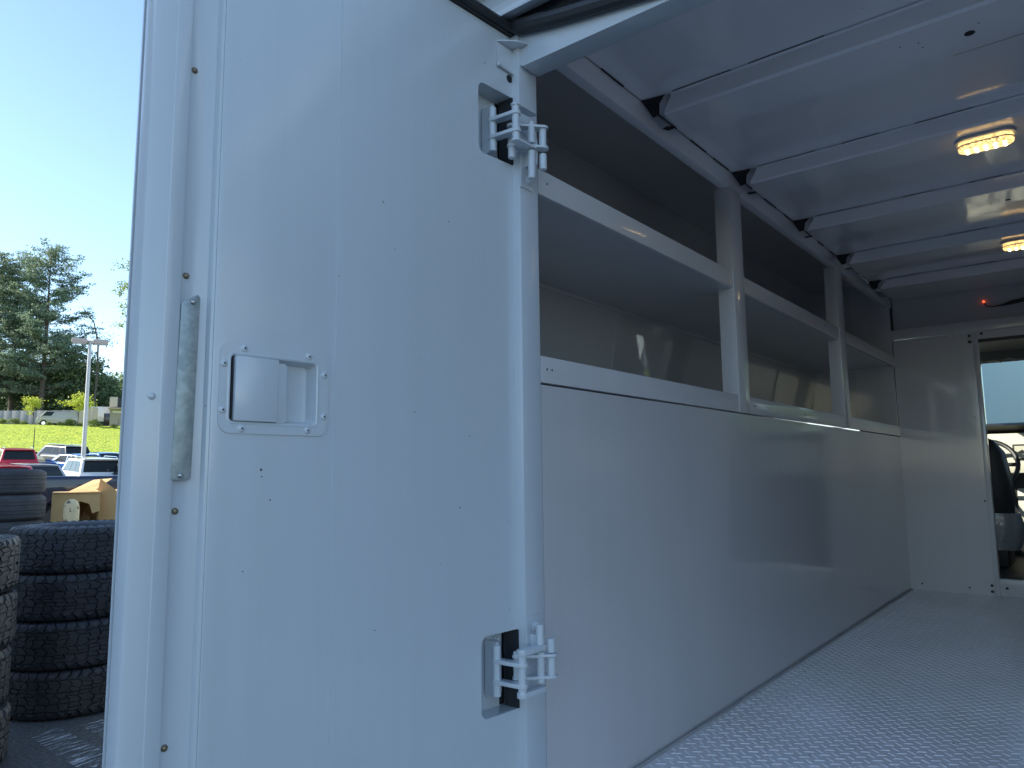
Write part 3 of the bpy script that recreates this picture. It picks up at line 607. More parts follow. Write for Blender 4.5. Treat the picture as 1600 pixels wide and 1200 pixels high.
# ================================================================ NEAR THE VAN
P['tyre'] = mat('tyre_rubber', (.026, .027, .031), .55, bump=[(220, .25, .0008)], var=(9, (.040, .041, .046), .4, .65))
P['tyre_old'] = mat('worn_tyre_rubber', (.045, .045, .048), .75, bump=[(140, .3, .001)], var=(6, (.07, .07, .075), .4, .65))
def lathe(mb, prof, n, cx=0, cy=0, cz=0):
    vs = [(cx+r*math.cos(2*math.pi*i/n), cy+r*math.sin(2*math.pi*i/n), cz+z) for i in range(n) for r, z in prof]; k = len(prof)
    mb.add(vs, [(i*k+j, ((i+1) % n)*k+j, ((i+1) % n)*k+j+1, i*k+j+1) for i in range(n) for j in range(k-1)]); return mb
def tyre_meshes(R, W, aggressive, seed):
    """tyre lying flat, z from 0 to W"""
    rnd = random.Random(seed)
    g = R-.011
    prof = [(R*.56, W*.20), (R*.60, W*.10), (R*.72, W*.02), (R*.86, .0), (g-.030, W*.03), (g-.008, W*.09), (g, W*.2), (g, W*.8), (g-.008, W*.91), (g-.030, W*.97), (R*.86, W), (R*.72, W*.98), (R*.60, W*.90), (R*.56, W*.80), (R*.54, W*.5), (R*.56, W*.20)]
    root = empty('tyre')
    lathe(MB(), prof, 72).build('carcass', 'tyre' if aggressive else 'tyre_old', root, smooth=50)
    b = MB()
    if aggressive:
        rows = 6; N = 46
        # jittered zigzag lattice -> puzzle-like tread blocks
        def node(r, c, cc):
            rr = random.Random((r*977+(c % N)*13+cc*7+seed*101)); return ((rr.random()-.5), (rr.random()-.5))
        def prf(v):     # radial height of the tread surface across the width
            e = abs(v-.5)*2
            return R-.003*e*e-(.028*max(0, (e-.84)/.16)**1.6)
        for c in range(N):
            for r in range(rows):
                v0, v1 = .015+.97*r/rows, .015+.97*(r+1)/rows
                sk = (.5 if r % 2 else 0); a0 = c+sk; z = .32 if r % 2 else -.32
                pts = []
                def P2(a, v, key):
                    j = node(*key); return (a+j[0]*.34, v+(j[1]*.28/rows if .05 < v < .95 else 0))
                A = P2(a0, v0, (r, c, 1)); B = P2(a0+1, v0, (r, c+1, 1)); C = P2(a0+1+z, v1, (r, c+1, 2)); D = P2(a0+z, v1, (r, c, 2))
                m1 = P2(a0+1+z*.5+.28, (v0+v1)/2, (r, c+1, 3)); m2 = P2(a0+z*.5+.28, (v0+v1)/2, (r, c, 3))
                poly = [A, B, m1, C, D, m2]
                cx = sum(p[0] for p in poly)/6; cy = sum(p[1] for p in poly)/6
                if rnd.random() < .55 and 0 < r < rows-1: halves = [[A, B, m1, m2], [m2, m1, C, D]]
                else: halves = [poly]
                for hp in halves:
                    hx = sum(p[0] for p in hp)/len(hp); hy = sum(p[1] for p in hp)/len(hp)
                    top = []; bot = []
                    for a, v in hp:
                        da, dv = a-hx, v-hy; k1 = .86; a1, v1_ = hx+da*k1, hy+dv*k1; a2, v2_ = hx+da*.93, hy+dv*.93
                        th = 2*math.pi*a1/N; rr = prf(v1_); top.append((rr*math.cos(th), rr*math.sin(th), v1_*W))
                        th = 2*math.pi*a2/N; rr = min(prf(v2_)-.0115, g+.001); bot.append((rr*math.cos(th), rr*math.sin(th), v2_*W))
                    n = len(hp)
                    b.add(top+bot, [tuple(range(n))]+[(i, (i+1) % n, n+(i+1) % n, n+i) for i in range(n)])
        # shoulder lugs reaching on to the sidewall
        for c in range(N):
            for sgn in (0, 1):
                if (c+sgn) % 2: w_ = .62
                else: w_ = .42
                a_ = [2*math.pi*(c+q)/N for q in (.1, .1+w_)]
                zz = lambda d: (W-d if sgn else d)
                q = [(R-.031, zz(.004)), (R-.052, zz(.0)), (R-.075, zz(-.003))]
                vs = [(r_*math.cos(a), r_*math.sin(a), z) for a in a_ for r_, z in q]+[(r_*math.cos(a), r_*math.sin(a), z+(-.012 if sgn else .012)) for a in a_ for r_, z in q]
                b.add(vs, [(0, 1, 4, 3), (1, 2, 5, 4), (0, 3, 9, 6), (2, 8, 11, 5), (0, 6, 7, 1), (1, 7, 8, 2), (3, 4, 10, 9), (4, 5, 11, 10)])
        b.build('tread', 'tyre', root, smooth=0)
    else:
        for k, (v0, v1) in enumerate(((.10, .25), (.275, .38), (.40, .60), (.62, .725), (.75, .90))):
            e0, e1 = abs(v0-.5)*2, abs(v1-.5)*2
            lathe(b, [(g-.004, v0*W), (R-.004-.01*e0**3, v0*W+.003), (R-.004-.01*e1**3, v1*W-.003), (g-.004, v1*W)], 72)
        b.build('tread', 'tyre_old', root, smooth=30)
        b = MB()
        for k in range(3): lathe(b, [(R*(.66+.06*k), W*.985+.001), (R*(.66+.06*k)+.006, W*.985+.006), (R*(.67+.06*k)+.01, W*.985)], 48)
        b.build('sidewall_ridge', 'tyre_old', root, smooth=30)
    return root
T1 = tyre_meshes(.415, .272, True, 5)
first = [True]
def place_tyre(src, flag, x, y, z, rz, tilt, label, group):
    if flag[0]: o = src; flag[0] = False
    else: o = copy_tree(src)
    o.location = (x, y, z); o.rotation_euler = (tilt[0], tilt[1], rz)
    tag(o, label, 'tyre', group); return o
c = at(124, 960, 4.66); W1 = .272
names = ['chunky black off-road tyre at the bottom of the wide stack beside the van door',
         'chunky black off-road tyre second from the ground in the wide stack beside the van door',
         'chunky black off-road tyre third from the ground in the wide stack beside the van door',
         'chunky black off-road tyre on top of the wide stack in front of the bollard']
for i in range(4):
    place_tyre(T1, first, c.x+random.uniform(-.012, .012), c.y+random.uniform(-.012, .012), .005+i*(W1+.003), 1.3*i, (0, 0), names[i], 'tyres in the wide stack beside the door')
c = at(-136, 960, 3.55)
names = ['near chunky tyre at the bottom of the stack at the left photo edge',
         'near chunky tyre second from the ground at the left edge of the photo',
         'near chunky tyre third from the ground at the left edge of the photo',
         'near chunky tyre on top of the stack at the left edge of the photo']
offs = [(.035, 0), (-.01, 0), (-.005, .01), (.02, .0)]
for i in range(4):
    place_tyre(T1, first, c.x+offs[i][0], c.y+offs[i][1], .005+i*(W1+.004), .7+1.9*i, (0, 0), names[i], 'tyres in the near left stack')
T2 = tyre_meshes(.36, .243, False, 9); f2 = [True]
c = at(6, 760, 7.15)
pos = ['lowest', 'second from the ground', 'third from the ground', 'fourth from the ground', 'second from the top', 'topmost']
for i in range(6):
    place_tyre(T2, f2, c.x+(-.015, .02, -.01, .03, .02, -.015)[i], c.y, .003+i*.247, i*1.1, (0, 0), 'smooth worn road tyre, '+pos[i]+' in the tall stack behind at left', 'worn tyres in the tall stack behind')

# bollard
P['bollard'] = mat('bollard_paint', (.80, .62, .34), .55, bump=[(40, .4, .003)], var=(3, (.72, .56, .30), .35, .65), speck=(22, (.20, .12, .06), .585))
b = MB(); lathe(b, [(.0, 0), (.070, 0), (.070, 1.07), (.068, 1.11), (.060, 1.15), (.044, 1.176), (.022, 1.188), (.0, 1.19)], 28)
o = b.build('bollard', 'bollard', smooth=60); p = at(105, 900, 6.95); o.location = (p.x, p.y, 0)
tag(o, 'round yellow bollard with chipped paint in front of the cardboard boxes', 'bollard')

# cardboard boxes
P['card'] = mat('cardboard', (.68, .43, .18), .85, bump=[(70, .2, .002), (3, .3, .02)], var=(5, (.62, .38, .16), .4, .65))
P['card_in'] = mat('cardboard_inside', (.48, .30, .14), .9, bump=[(30, .3, .003)])
def vb(o0, ax, ay):   # local frame for boxes: returns MB with matrix
    z = Vector((0, 0, 1)); ay_ = z.cross(ax)
    return Matrix((ax, ay_, z)).transposed().to_4x4()
vax = Vector((math.cos(R_(66)), math.sin(R_(66)), 0))      # to the right as seen from the camera
def frame(px, py, f, rot=0):
    p = at(px, py, f); a = vax.copy(); a.rotate(Matrix.Rotation(R_(rot), 3, 'Z'))
    ay = Vector((0, 0, 1)).cross(a)
    Mx = Matrix((a, ay, Vector((0, 0, 1)))).transposed().to_4x4(); Mx.translation = (p.x, p.y, 0); return Mx
def wallbox(b, x0, x1, y0, y1, z0, z1, t=.006, front=True):
    if front: b.box(x0, x1, y0, y0+t, z0, z1)
    b.box(x0, x1, y1-t, y1, z0, z1); b.box(x0, x0+t, y0+t+.0005, y1-t-.0005, z0, z1); b.box(x1-t, x1, y0+t+.0005, y1-t-.0005, z0, z1)
    b.box(x0+t, x1-t, y0+t, y1-t, z0, z0+t)
# open fronted box
Mx = frame(116, 800, 7.75, 4)
b = MB(Mx)
x0, x1, y0, y1, z0, z1 = -.21, .235, -.02, .60, .72, 1.235; t = .006
b.box(x0, x0+t, y0, y1, z0, z1); b.box(x1-t, x1, y0, y1, z0, z1); b.box(x0+t, x1-t, y1-t, y1, z0, z1); b.box(x0+t, x1-t, y0, y1-t, z0, z0+t); b.box(x0, x1, y0-.02, y1, z1+.0005, z1+.0065)
b.prism([(x0+t, z0+.01), (x0+.20, z0+.02), (x0+.19, z1-.13), (x0+.26, z1-.09), (x1-.10, z1-.12), (x1-.07, z1-.22), (x1-t, z1-.20), (x1-t, z1), (x0+t, z1)], y0+.001, y0+.006, 0, 'y')
o = b.build('cardboard_box', 'card', smooth=0); tag(o, 'brown cardboard box with a torn open front, standing right behind the yellow bollard', 'box')
b = MB(Mx); b.add([(x0+.2, y0+.3, z0+.01), (x1-.05, y0+.28, z0+.01), (x1-.08, y0+.34, z0+.24), (x0+.3, y0+.4, z0+.30)], [(0, 1, 2, 3)]); b.build('loose_flap', 'card_in', o, smooth=0)
# box with a gabled flap
Mx = frame(172, 800, 8.0, -14)
b = MB(Mx); x0, x1, y0, y1, z0, z1 = -.13, .60, .0, .62, .66, 1.08
wallbox(b, x0, x1, y0+.008, y1, z0, z1)
b.prism([(-.13, .66), (.60, .66), (.60, 1.085), (.24, 1.085), (.075, 1.13), (.045, 1.255), (-.115, 1.385), (-.135, 1.25)], y0, y0+.006, 0, 'y')
o = b.build('cardboard_box', 'card', smooth=0); tag(o, 'large brown cardboard box with raised sunlit top flaps beside the van door', 'box')
b = MB(Mx); b.add([(-.42, -.02, 1.245), (-.17, -.01, 1.25), (-.118, .45, 1.385), (-.33, .50, 1.37)], [(0, 1, 2, 3)]); b.build('flap', 'card', o, smooth=0)
b = MB(Mx); b.add([(.075, .01, 1.13), (.24, .01, 1.087), (.50, .5, 1.16), (.16, .55, 1.22)], [(0, 1, 2, 3)]); b.build('flap', 'card', o, smooth=0)
# stack of flattened sunlit boards
Mx = frame(200, 800, 9.2, 8)
b = MB(Mx)
for i in range(9): b.box(-.30+.02*random.random(), .8, -.2+.03*random.random(), .9, .62+i*.07, .62+i*.07+.045+.02*random.random())
o = b.build('cardboard_stack', 'card', smooth=0); tag(o, 'sunlit pile of flattened cardboard sheets behind the large box', 'cardboard')
b = MB(Mx); b.box(-.28, .8, -.15, .9, .02, .60); b.build('pallet_crate', 'card_in', o)
# what the boxes rest on : dark steel rack
P['blacksteel'] = mat('black_steel', (.03, .033, .038), .3, .3, .5)
Mx = frame(118, 820, 7.35, 0)
b = MB(Mx)
b.box(-.42, .42, .05, .13, .86-.06, .90-.06, bev=.012); b.box(-.42, .42, -.05, .03, .79-.05, .85-.05, bev=.012); o = b.build('metal_rack', 'blacksteel')
for x in (-.40, .36):
    b = MB(Mx); b.box(x, x+.05, .05, .10, .0, .7395); b.build('leg', 'blacksteel', o)
b = MB(Mx); b.box(-.42, .42, .14, .9, .60, .64); b.build('shelf', 'blacksteel', o)
tag(o, 'low black steel rack with long bars behind the bollard', 'rack')
Mx = frame(176, 820, 8.0, -14); b = MB(Mx); b.box(-.16, .52, .0, .62, .02, .655); o = b.build('crate', 'card_in', smooth=0); tag(o, 'brown crate underneath the large cardboard box with raised flaps', 'crate')

# ================================================================ CARS
P['carglass'] = mat('car_glass', (.02, .026, .028), .16, 0, 0, spec=.25)
P['chrome'] = mat('chrome', (.7, .7, .7), .12, 1)
P['trim'] = mat('black_trim', (.02, .02, .022), .5)
P['tail'] = mat('tail_light', (.45, .015, .015), .2, 0, .6)
P['head'] = mat('head_light', (.75, .78, .8), .1, 0, .8)
P['numplate'] = mat('licence_plate', (.6, .62, .64), .4)
CP = {}
def carpaint(name, c):
    if name not in CP: CP[name] = mat(name, c, .35, .15, 1, coatr=.04)
    return CP[name]
CARS = {
 'suv':   dict(L=4.7, W=1.88, H=1.70, belt=1.02, hood=.98, wr=.37, cab=[-2.18, -1.75, .42, 1.15], low=.30, tailz=1.05),
 'sedan': dict(L=4.7, W=1.82, H=1.45, belt=.92, hood=.90, wr=.33, cab=[-1.75, -1.0, .35, 1.15], low=.24, tailz=.98),
 'pickup':dict(L=5.6, W=1.95, H=1.85, belt=1.12, hood=1.15, wr=.47, cab=[-.55, -.35, 1.0, 1.55], low=.38, tailz=1.34),
 'van':   dict(L=5.4, W=1.9, H=2.12, belt=1.25, hood=1.2, wr=.36, cab=[-2.75, -2.65, 1.6, 2.35], low=.30, tailz=1.25),
}
def car(kind, paint, roofpaint=None):
    D = CARS[kind]; L, W, H, B = D['L'], D['W'], D['H'], D['belt']; hl = L/2; wr = D['wr']; lo = D['low']; root = empty('parked_car')
    fa, ra = hl-.92, -hl+.95
    pts = [(hl-.05, lo+.02), (hl, lo+.25), (hl-.03, D['hood']-.30), (hl-.22, D['hood']-.07), (D['cab'][3], B-.0), (D['cab'][0], B), (-hl+.10, D['tailz']-.03), (-hl+.02, D['tailz']-.12), (-hl, lo+.30), (-hl+.06, lo+.04)]
    if kind == 'pickup': pts = [(hl-.05, lo+.02), (hl, lo+.25), (hl-.03, D['hood']-.25), (hl-.2, D['hood']-.04), (D['cab'][3], B+.06), (-.5, B+.06), (-.52, D['tailz']), (-hl+.04, D['tailz']), (-hl, D['tailz']-.08), (-hl+.02, lo+.1)]
    for c in (ra, fa):
        rr = wr+.07
        pts += [(c+rr*math.cos(math.pi-math.pi*i/10), max(lo+.02, wr+rr*math.sin(math.pi-math.pi*i/10))) for i in range(11)]
    b = MB(); b.prism(pts, -W/2, W/2, .07, 'y', 3); body = b.build('body', paint, root, smooth=50)
    b = MB(); b.box(-hl+.3, hl-.3, -W/2+.22, W/2-.22, lo-.04, B-.25); b.build('underbody', 'trim', root)
    x0, x1, x2, x3 = D['cab']; hb = W/2-.05; ht = W/2-(.22 if kind != 'van' else .13); zt = H-.06
    base = [(x0, -hb, B-.06), (x3, -hb, B-.06), (x3, hb, B-.06), (x0, hb, B-.06)]
    top = [(x1, -ht, zt), (x2, -ht, zt), (x2, ht, zt), (x1, ht, zt)]
    bm = bmesh.new(); V = [bm.verts.new(p) for p in base+top]
    for f in ((0,3,2,1),(4,5,6,7),(0,1,5,4),(1,2,6,5),(2,3,7,6),(3,0,4,7)): bm.faces.new([V[i] for i in f])
    bmesh.ops.bevel(bm, geom=bm.edges[:], offset=.06, segments=3, affect='EDGES', profile=.6)
    MB().bm(bm).build('cabin', roofpaint or paint, root, smooth=50)
    n = 6; b = MB()
    vs = []
    for j in range(n+1):
        v = -1+2*j/n; z = zt+.005+.055*(1-v*v*.8)
        vs += [(x1-.06+.0, v*(ht-.01), z-.045), (x1+.25, v*(ht-.01), z), (x2-.2, v*(ht-.01), z), (x2+.04, v*(ht-.01), z-.05)]
    b.add(vs, [(4*j+i, 4*j+i+1, 4*j+5+i, 4*j+4+i) for j in range(n) for i in range(3)]); rf = b.build('roof', roofpaint or paint, root, smooth=60)
    if kind in ('suv',):
        for s in (-1, 1): MB().path([(x1+.1, s*(ht-.07), zt+.03), (x1+.25, s*(ht-.07), zt+.10), (x2-.25, s*(ht-.07), zt+.10), (x2-.1, s*(ht-.07), zt+.05)], .015, 6).build('roof_rail', 'chrome', root)
        MB().box(x1-.16, x1+.08, -ht+.05, ht-.05, zt-.015, zt+.015, bev=.01).build('spoiler', paint, root)
    # glass as slightly proud panels
    def lerp(a, b_, t): return tuple(a[i]+(b_[i]-a[i])*t for i in range(3))
    def panel(q, u0, u1, v0, v1, off, name='window'):
        A, Bq, Cq, Dq = [Vector(p) for p in q]; nrm = (Bq-A).cross(Dq-A).normalized()
        cen = (A+Bq+Cq+Dq)/4; 
        if nrm.dot(cen-Vector((0, 0, H*.6))) < 0: nrm = -nrm
        P4 = lambda u, v: A.lerp(Bq, u).lerp(Dq.lerp(Cq, u), v)
        f = [P4(*uv)+nrm*off for uv in ((u0, v0), (u1, v0), (u1, v1), (u0, v1))]; g_ = [p-nrm*(off+.02) for p in f]
        MB().add([tuple(p) for p in f+g_], [(0, 1, 2, 3), (0, 4, 5, 1), (1, 5, 6, 2), (2, 6, 7, 3), (3, 7, 4, 0)]).build(name, 'carglass', root, smooth=0)
    panel((base[0], base[3], top[3], top[0]), .07, .93, .22, .90, .012, 'rear_window')
    panel((base[1], base[2], top[2], top[1]), .06, .94, .14, .92, .012, 'windshield')
    for s in (0, 1):
        q = (base[0], base[1], top[1], top[0]) if s == 0 else (base[3], base[2], top[2], top[3])
        cuts = {'suv': ((.05, .24), (.26, .52), (.54, .90)), 'sedan': ((.12, .46), (.49, .86)), 'pickup': ((.08, .42), (.45, .86)), 'van': ((.74, .95),)}[kind]
        for u0, u1 in cuts: panel(q, u0, u1, .20, .86, .010)
    wheel0 = None
    for x in (fa, ra):
        for s in (-1, 1):
            y = s*(W/2-.13)
            if wheel0 is None:
                b = MB(); b.tube((0, -.11, 0), (0, .11, 0), wr, n=28); wo = b.build('wheel', 'tyre', root); wo.location = (x, y, wr)
                b = MB(); b.tube((0, -.115, 0), (0, .115, 0), wr*.64, n=20)
                ri = b.build('rim', 'chrome', wo); wheel0 = wo
            else:
                wo = copy_tree(wheel0, root); wo.location = (x, y, wr)
    for s in (-1, 1):
        y0, y1 = sorted((s*(W/2-.02), s*(W/2-.34)))
        MB().box(-hl-.006, -hl+.16, y0, y1, D['tailz']-.26, D['tailz']-.10, bev=.02).build('tail_light', 'tail', root)
        MB().box(hl-.22, hl-.015, y0, y1, D['hood']-.34, D['hood']-.2, bev=.02).build('headlight', 'head', root)
        MB().box(D['cab'][3]-.38, D['cab'][3]-.22, *sorted((s*(W/2), s*(W/2+.17))), B+.02, B+.16, bev=.03).build('mirror', paint, root)
    MB().box(-hl-.03, -hl+.1, -W/2+.06, W/2-.06, lo+.02, lo+.24, bev=.03).build('bumper', 'trim', root)
    MB().box(-hl-.014, -hl+.0, -.16, .16, lo+.42, lo+.56).build('licence_plate', 'numplate', root)
    MB().box(-hl-.008, -hl+.02, -.45, .45, lo+.60, lo+.63).build('trim_strip', 'chrome', root)
    return root
def put_car(o, px, f, az, label, cat='car', name=None):
    """az: heading, degrees left of the van's forward"""
    p = at(px, 740, f); o.location = (p.x, p.y, hgt(p.x, p.y)); 
    pitch = math.atan((hgt(p.x+vd.x, p.y+vd.y)-hgt(p.x-vd.x, p.y-vd.y))/2)
    h = R_(az)+math.pi/2; o.rotation_euler = (0, -pitch*math.cos(R_(az)-VA), h)
    if name: o.name = name
    tag(o, label, cat, 'vehicles parked across the lot')
white = carpaint('white_car_paint', (.80, .79, .76)); red = carpaint('red_car_paint', (.55, .012, .03)); blk = carpaint('black_car_paint', (.015, .016, .02))
blue = carpaint('blue_car_paint', (.02, .14, .42)); silver = carpaint('silver_car_paint', (.42, .43, .45)); navy = carpaint('navy_car_paint', (.012, .02, .045)); dgrey = carpaint('grey_car_paint', (.08, .085, .09))
put_car(car('suv', white), 138, 32, 66+17, 'white SUV with its rear end toward us in front of the lamp post')
put_car(car('suv', red), 22, 41, 66+12, 'bright red SUV at the left edge of the lot below the lawn')
put_car(car('sedan', silver), 50, 28, 66+17, 'silver sedan with red tail lights between the red SUV and white SUV')
put_car(car('sedan', red), 6, 23, 66+8, 'red sedan whose roof shows just above the tall worn tyre stack')
put_car(car('suv', blk), 90, 47, 66+36, 'black SUV parked farther back behind the silver sedan')
put_car(car('sedan', blue), 115, 41, 66+40, 'bright blue car partly hidden behind the white SUV')
put_car(car('sedan', carpaint('light_blue_car_paint', (.10, .22, .42))), 160, 44, 66+22, 'light blue car behind the lamp post, right of the bright blue one')
put_car(car('suv', dgrey, silver), 214, 44, 66+30, 'dark grey SUV with pale roof farthest right beside the van door')
put_car(car('suv', blk), 222, 31, 66+25, 'black SUV next to the white SUV, half hidden by the van door')
put_car(car('pickup', navy), -92, 11.6, 66+93, 'dark navy pickup truck bed behind the cardboard boxes', 'pickup truck', 'pickup_truck')
put_car(car('van', carpaint('pale_van_paint', (.40, .38, .37))), 88, 99.6, 66+88, 'pale cargo van standing before the grey fence at the top of the lawn', 'van', 'cargo_van')

# lamp post
P['pole'] = mat('lamp_post_metal', (.48, .48, .47), .45, .3)
P['lamphead'] = mat('lamp_head_paint', (.45, .38, .33), .5)
p = at(131, 700, 36); gz = hgt(p.x, p.y); p2 = at(127.5, 530, 36)
root = empty('street_lamp', (p.x, p.y, gz), R_(68))
hh = p2.z-gz
MB().tube((0, 0, .3), (0, 0, hh), .115, .075, 12).build('pole', 'pole', root)
MB().tube((0, 0, 0), (0, 0, .6), .25, .25, 16).build('base', 'pole', root)
for s in (-1, 1):
    b = MB(); b.box(*sorted((s*.12, s*.80)), -.18, .18, hh-.12, hh+.12, bev=.05); b.box(*sorted((0, s*.13)), -.04, .04, hh-.03, hh+.05)
    hd = b.build('lamp_head', 'lamphead', root)
    MB().box(*sorted((s*.20, s*.74)), -.14, .14, hh-.135, hh-.118).build('lamp_glass', 'numplate', hd)
tag(root, 'tall metal lamp post with two box heads behind the white SUV', 'lamp post')
b = MB(); pts = []
tw = at(52, 700, 52)
b.path([(0, 0, 0), (.03, 0, 1.4), (.0, .02, 2.6)], .03, 6); o = b.build('marker_post', 'trim'); o.location = (tw.x, tw.y, hgt(tw.x, tw.y)); tag(o, 'thin dark marker stake at the foot of the lawn', 'post')

# ================================================================ TOP OF THE LAWN
P['fence'] = mat('fence_fabric', (.27, .27, .28), .8, bump=[(2, .3, .05)], var=(.4, (.32, .32, .32), .35, .65))
P['fence_tan'] = mat('tan_wall', (.55, .46, .38), .8, bump=[(2, .2, .03)])
P['wallgrey'] = mat('building_wall', (.34, .31, .28), .8, bump=[(1, .2, .03)])
P['roofdark'] = mat('dark_roof', (.025, .03, .04), .6)
def seg(px0, px1, f0, f1, n, H_, name, m, label, cat, post=True):
    a = at(px0, 668, f0); c = at(px1, 668, f1); a.z = hgt(a.x, a.y); c.z = hgt(c.x, c.y)
    root = empty(name, a); d = (c-a); L_ = d.to_2d().length; root.rotation_euler.z = math.atan2(d.y, d.x)
    for i in range(n):
        x0, x1 = L_*i/n+.04, L_*(i+1)/n-.04; z = d.z*(i+.5)/n
        MB().box(x0, x1, -.03, .03, z-.1, z+H_, bev=.01).build('fence_panel', m, root)
        if post: MB().tube((L_*i/n, 0, z-.2), (L_*i/n, 0, z+H_+.06), .035, n=8).build('post', 'pole', root)
    return tag(root, label, cat)
seg(-60, 122, 100.5, 100.5, 14, 2.25, 'screen_fence', 'fence', 'long grey privacy fence along the top of the grass bank', 'fence')
seg(122, 152, 100.5, 101.5, 3, 2.75, 'screen_wall', 'fence_tan', 'short tan wall at the right end of the grey fence', 'wall', False)
# box truck
p = at(161, 660, 106); gz = hgt(p.x, p.y); root = empty('box_truck', (p.x, p.y, gz), math.atan2(vax.y, vax.x))
MB().box(-2.6, .9, -1.1, 1.1, .9, 3.05, bev=.03).build('cargo_box', white, root)
MB().box(.95, 1.5, -1.05, 1.05, .5, 2.7, bev=.12).build('cab', white, root)
MB().box(.1, 1.4, -1.14, -1.02, .7, 2.1, bev=.04).build('side_gear', navy, root)
for x in (-1.7, .6): MB().tube((x, -1.05, .45), (x, 1.05, .45), .45, n=20).build('wheel', 'tyre', root)
tag(root, 'white box truck with dark blue gear parked between tan wall and dark roofed building', 'truck')
# building
p = at(196, 660, 104); gz = hgt(p.x, p.y); root = empty('low_building', (p.x, p.y, gz), math.atan2(vax.y, vax.x))
MB().box(-2.0, 9, 0, 8, -.5, 2.9).build('wall', 'wallgrey', root)
rf = MB().box(-1.1, 9.3, -.25, 8.2, 2.905, 4.2, bev=.03).build('roof', 'roofdark', root)
MB().box(-2.1, -1.12, -.25, 1.2, 2.91, 4.3, bev=.02).build('chimney', 'fence_tan', rf)
MB().box(-2.2, .3, -1.3, -.01, 2.55, 2.70, bev=.02).build('canopy', 'lamphead', root)
w_ = MB().box(-1.7, 0, -.03, .02, 2.05, 2.4).build('window', 'numplate', root)
b = MB(); b.box(-.9, 4, -1.0, -.97, 1.05, 1.09); b.box(-.9, 4, -1.0, -.97, .5, .53)
for i in range(6): b.box(-.9+i*.9, -.86+i*.9, -1.0, -.965, -.3, 1.1)
b.build('railing', 'roofdark', root)
tag(root, 'low tan building with a dark flat roof and railing beside the van door', 'building')

# ================================================================ VEGETATION
import numpy as np
def leafmat(name, c1, c2, trans=.25):
    m = bpy.data.materials.new(name); m.use_nodes = True; n = m.node_tree; L = n.links; b = n.nodes['Principled BSDF']
    oi = n.nodes.new('ShaderNodeNewGeometry'); cr = n.nodes.new('ShaderNodeValToRGB'); cr.color_ramp.elements[0].color = (*c1, 1); cr.color_ramp.elements[1].color = (*c2, 1)
    L.new(oi.outputs['Random Per Island'], cr.inputs[0]); L.new(cr.outputs[0], b.inputs['Base Color']); b.inputs['Roughness'].default_value = .6
    t = n.nodes.new('ShaderNodeBsdfTranslucent'); L.new(cr.outputs[0], t.inputs[0]); mx = n.nodes.new('ShaderNodeMixShader'); mx.inputs[0].default_value = trans
    L.new(b.outputs[0], mx.inputs[1]); L.new(t.outputs[0], mx.inputs[2]); L.new(mx.outputs[0], n.nodes['Material Output'].inputs[0]); return m
P['needle'] = leafmat('pine_needles', (.12, .18, .14), (.26, .34, .21), .4)
P['leaf'] = leafmat('dark_leaves', (.08, .13, .07), (.19, .26, .11))
P['leaf_l'] = leafmat('light_leaves', (.14, .20, .05), (.26, .32, .09), .4)
P['leaf_y'] = leafmat('yellow_green_leaves', (.34, .42, .05), (.55, .58, .10), .45)
P['bark'] = mat('bark', (.10, .08, .065), .9, bump=[(6, .6, .05)])
def quads(centers, size, rng, flat=.0, name='foliage', m='leaf', parent=None):
    c = np.array(centers); n = len(c)
    d1 = rng.normal(size=(n, 3)); d1 /= np.linalg.norm(d1, axis=1)[:, None]
    d2 = rng.normal(size=(n, 3)); d2[:, 2] *= (1-flat); d2 -= (d2*d1).sum(1)[:, None]*d1; d2 /= np.linalg.norm(d2, axis=1)[:, None]
    s = size*(.6+.8*rng.random(n))[:, None]
    v = np.stack([c-d1*s, c+d2*s*.55, c+d1*s, c-d2*s*.55], 1).reshape(-1, 3)
    me = bpy.data.meshes.new(name); me.vertices.add(4*n); me.vertices.foreach_set('co', v.ravel())
    me.loops.add(4*n); me.loops.foreach_set('vertex_index', np.arange(4*n)); me.polygons.add(n)
    me.polygons.foreach_set('loop_start', np.arange(0, 4*n, 4)); me.polygons.foreach_set('loop_total', np.full(n, 4)); me.update(); me.validate()
    me.materials.append(P[m]); o = bpy.data.objects.new(name, me); col.objects.link(o); o.parent = parent; return o
def pine(seed, H_, R0, low=.30, per=34):
    rng = np.random.default_rng(seed); root = empty('pine_tree'); b = MB()
    b.path([(0, 0, -.5), (.1, 0, H_*.3), (-.05, .1, H_*.6), (0, 0, H_*.98)], [.42, .34, .22, .03], 9); b.build('trunk', 'bark', root)
    b = MB(); C_ = []
    z = H_*low
    while z < H_*.985:
        t = (z/H_-low)/(1-low)
        for k in range(rng.integers(3, 6)):
            a = rng.random()*2*math.pi; ln = R0*(.35+.65*(1-t)**.75 if t > .12 else .6+3*t*.4)*(.60+.55*rng.random())*(1 if t < .93 else .55)
            up_ = .18+.55*t+rng.normal()*.08; pts = []
            for j in range(5):
                q = j/4; pts.append((math.cos(a)*ln*q, math.sin(a)*ln*q, z+ln*(up_*q-.25*q*(1-q))))
            b.path(pts, [.09*(1-.8*j/4)*(1.2-t) for j in range(5)], 5)
            nc = max(4, int(ln*2.6))
            for j in range(nc):
                q = .28+.74*(j+rng.random())/nc; sp = .5+.10*ln
                cx = math.cos(a)*ln*q+rng.normal()*sp*.55; cy = math.sin(a)*ln*q+rng.normal()*sp*.55; cz = z+ln*(up_*q-.25*q*(1-q))+.25+rng.normal()*.12
                pt = rng.normal(size=(per, 3))*np.array([.40, .40, .12]); C_.append(pt+np.array([cx, cy, cz]))
        z += .75+.6*rng.random()
    b.build('limbs', 'bark', root); quads(np.concatenate(C_), .15, rng, .5, 'crown', 'needle', root)
    return root
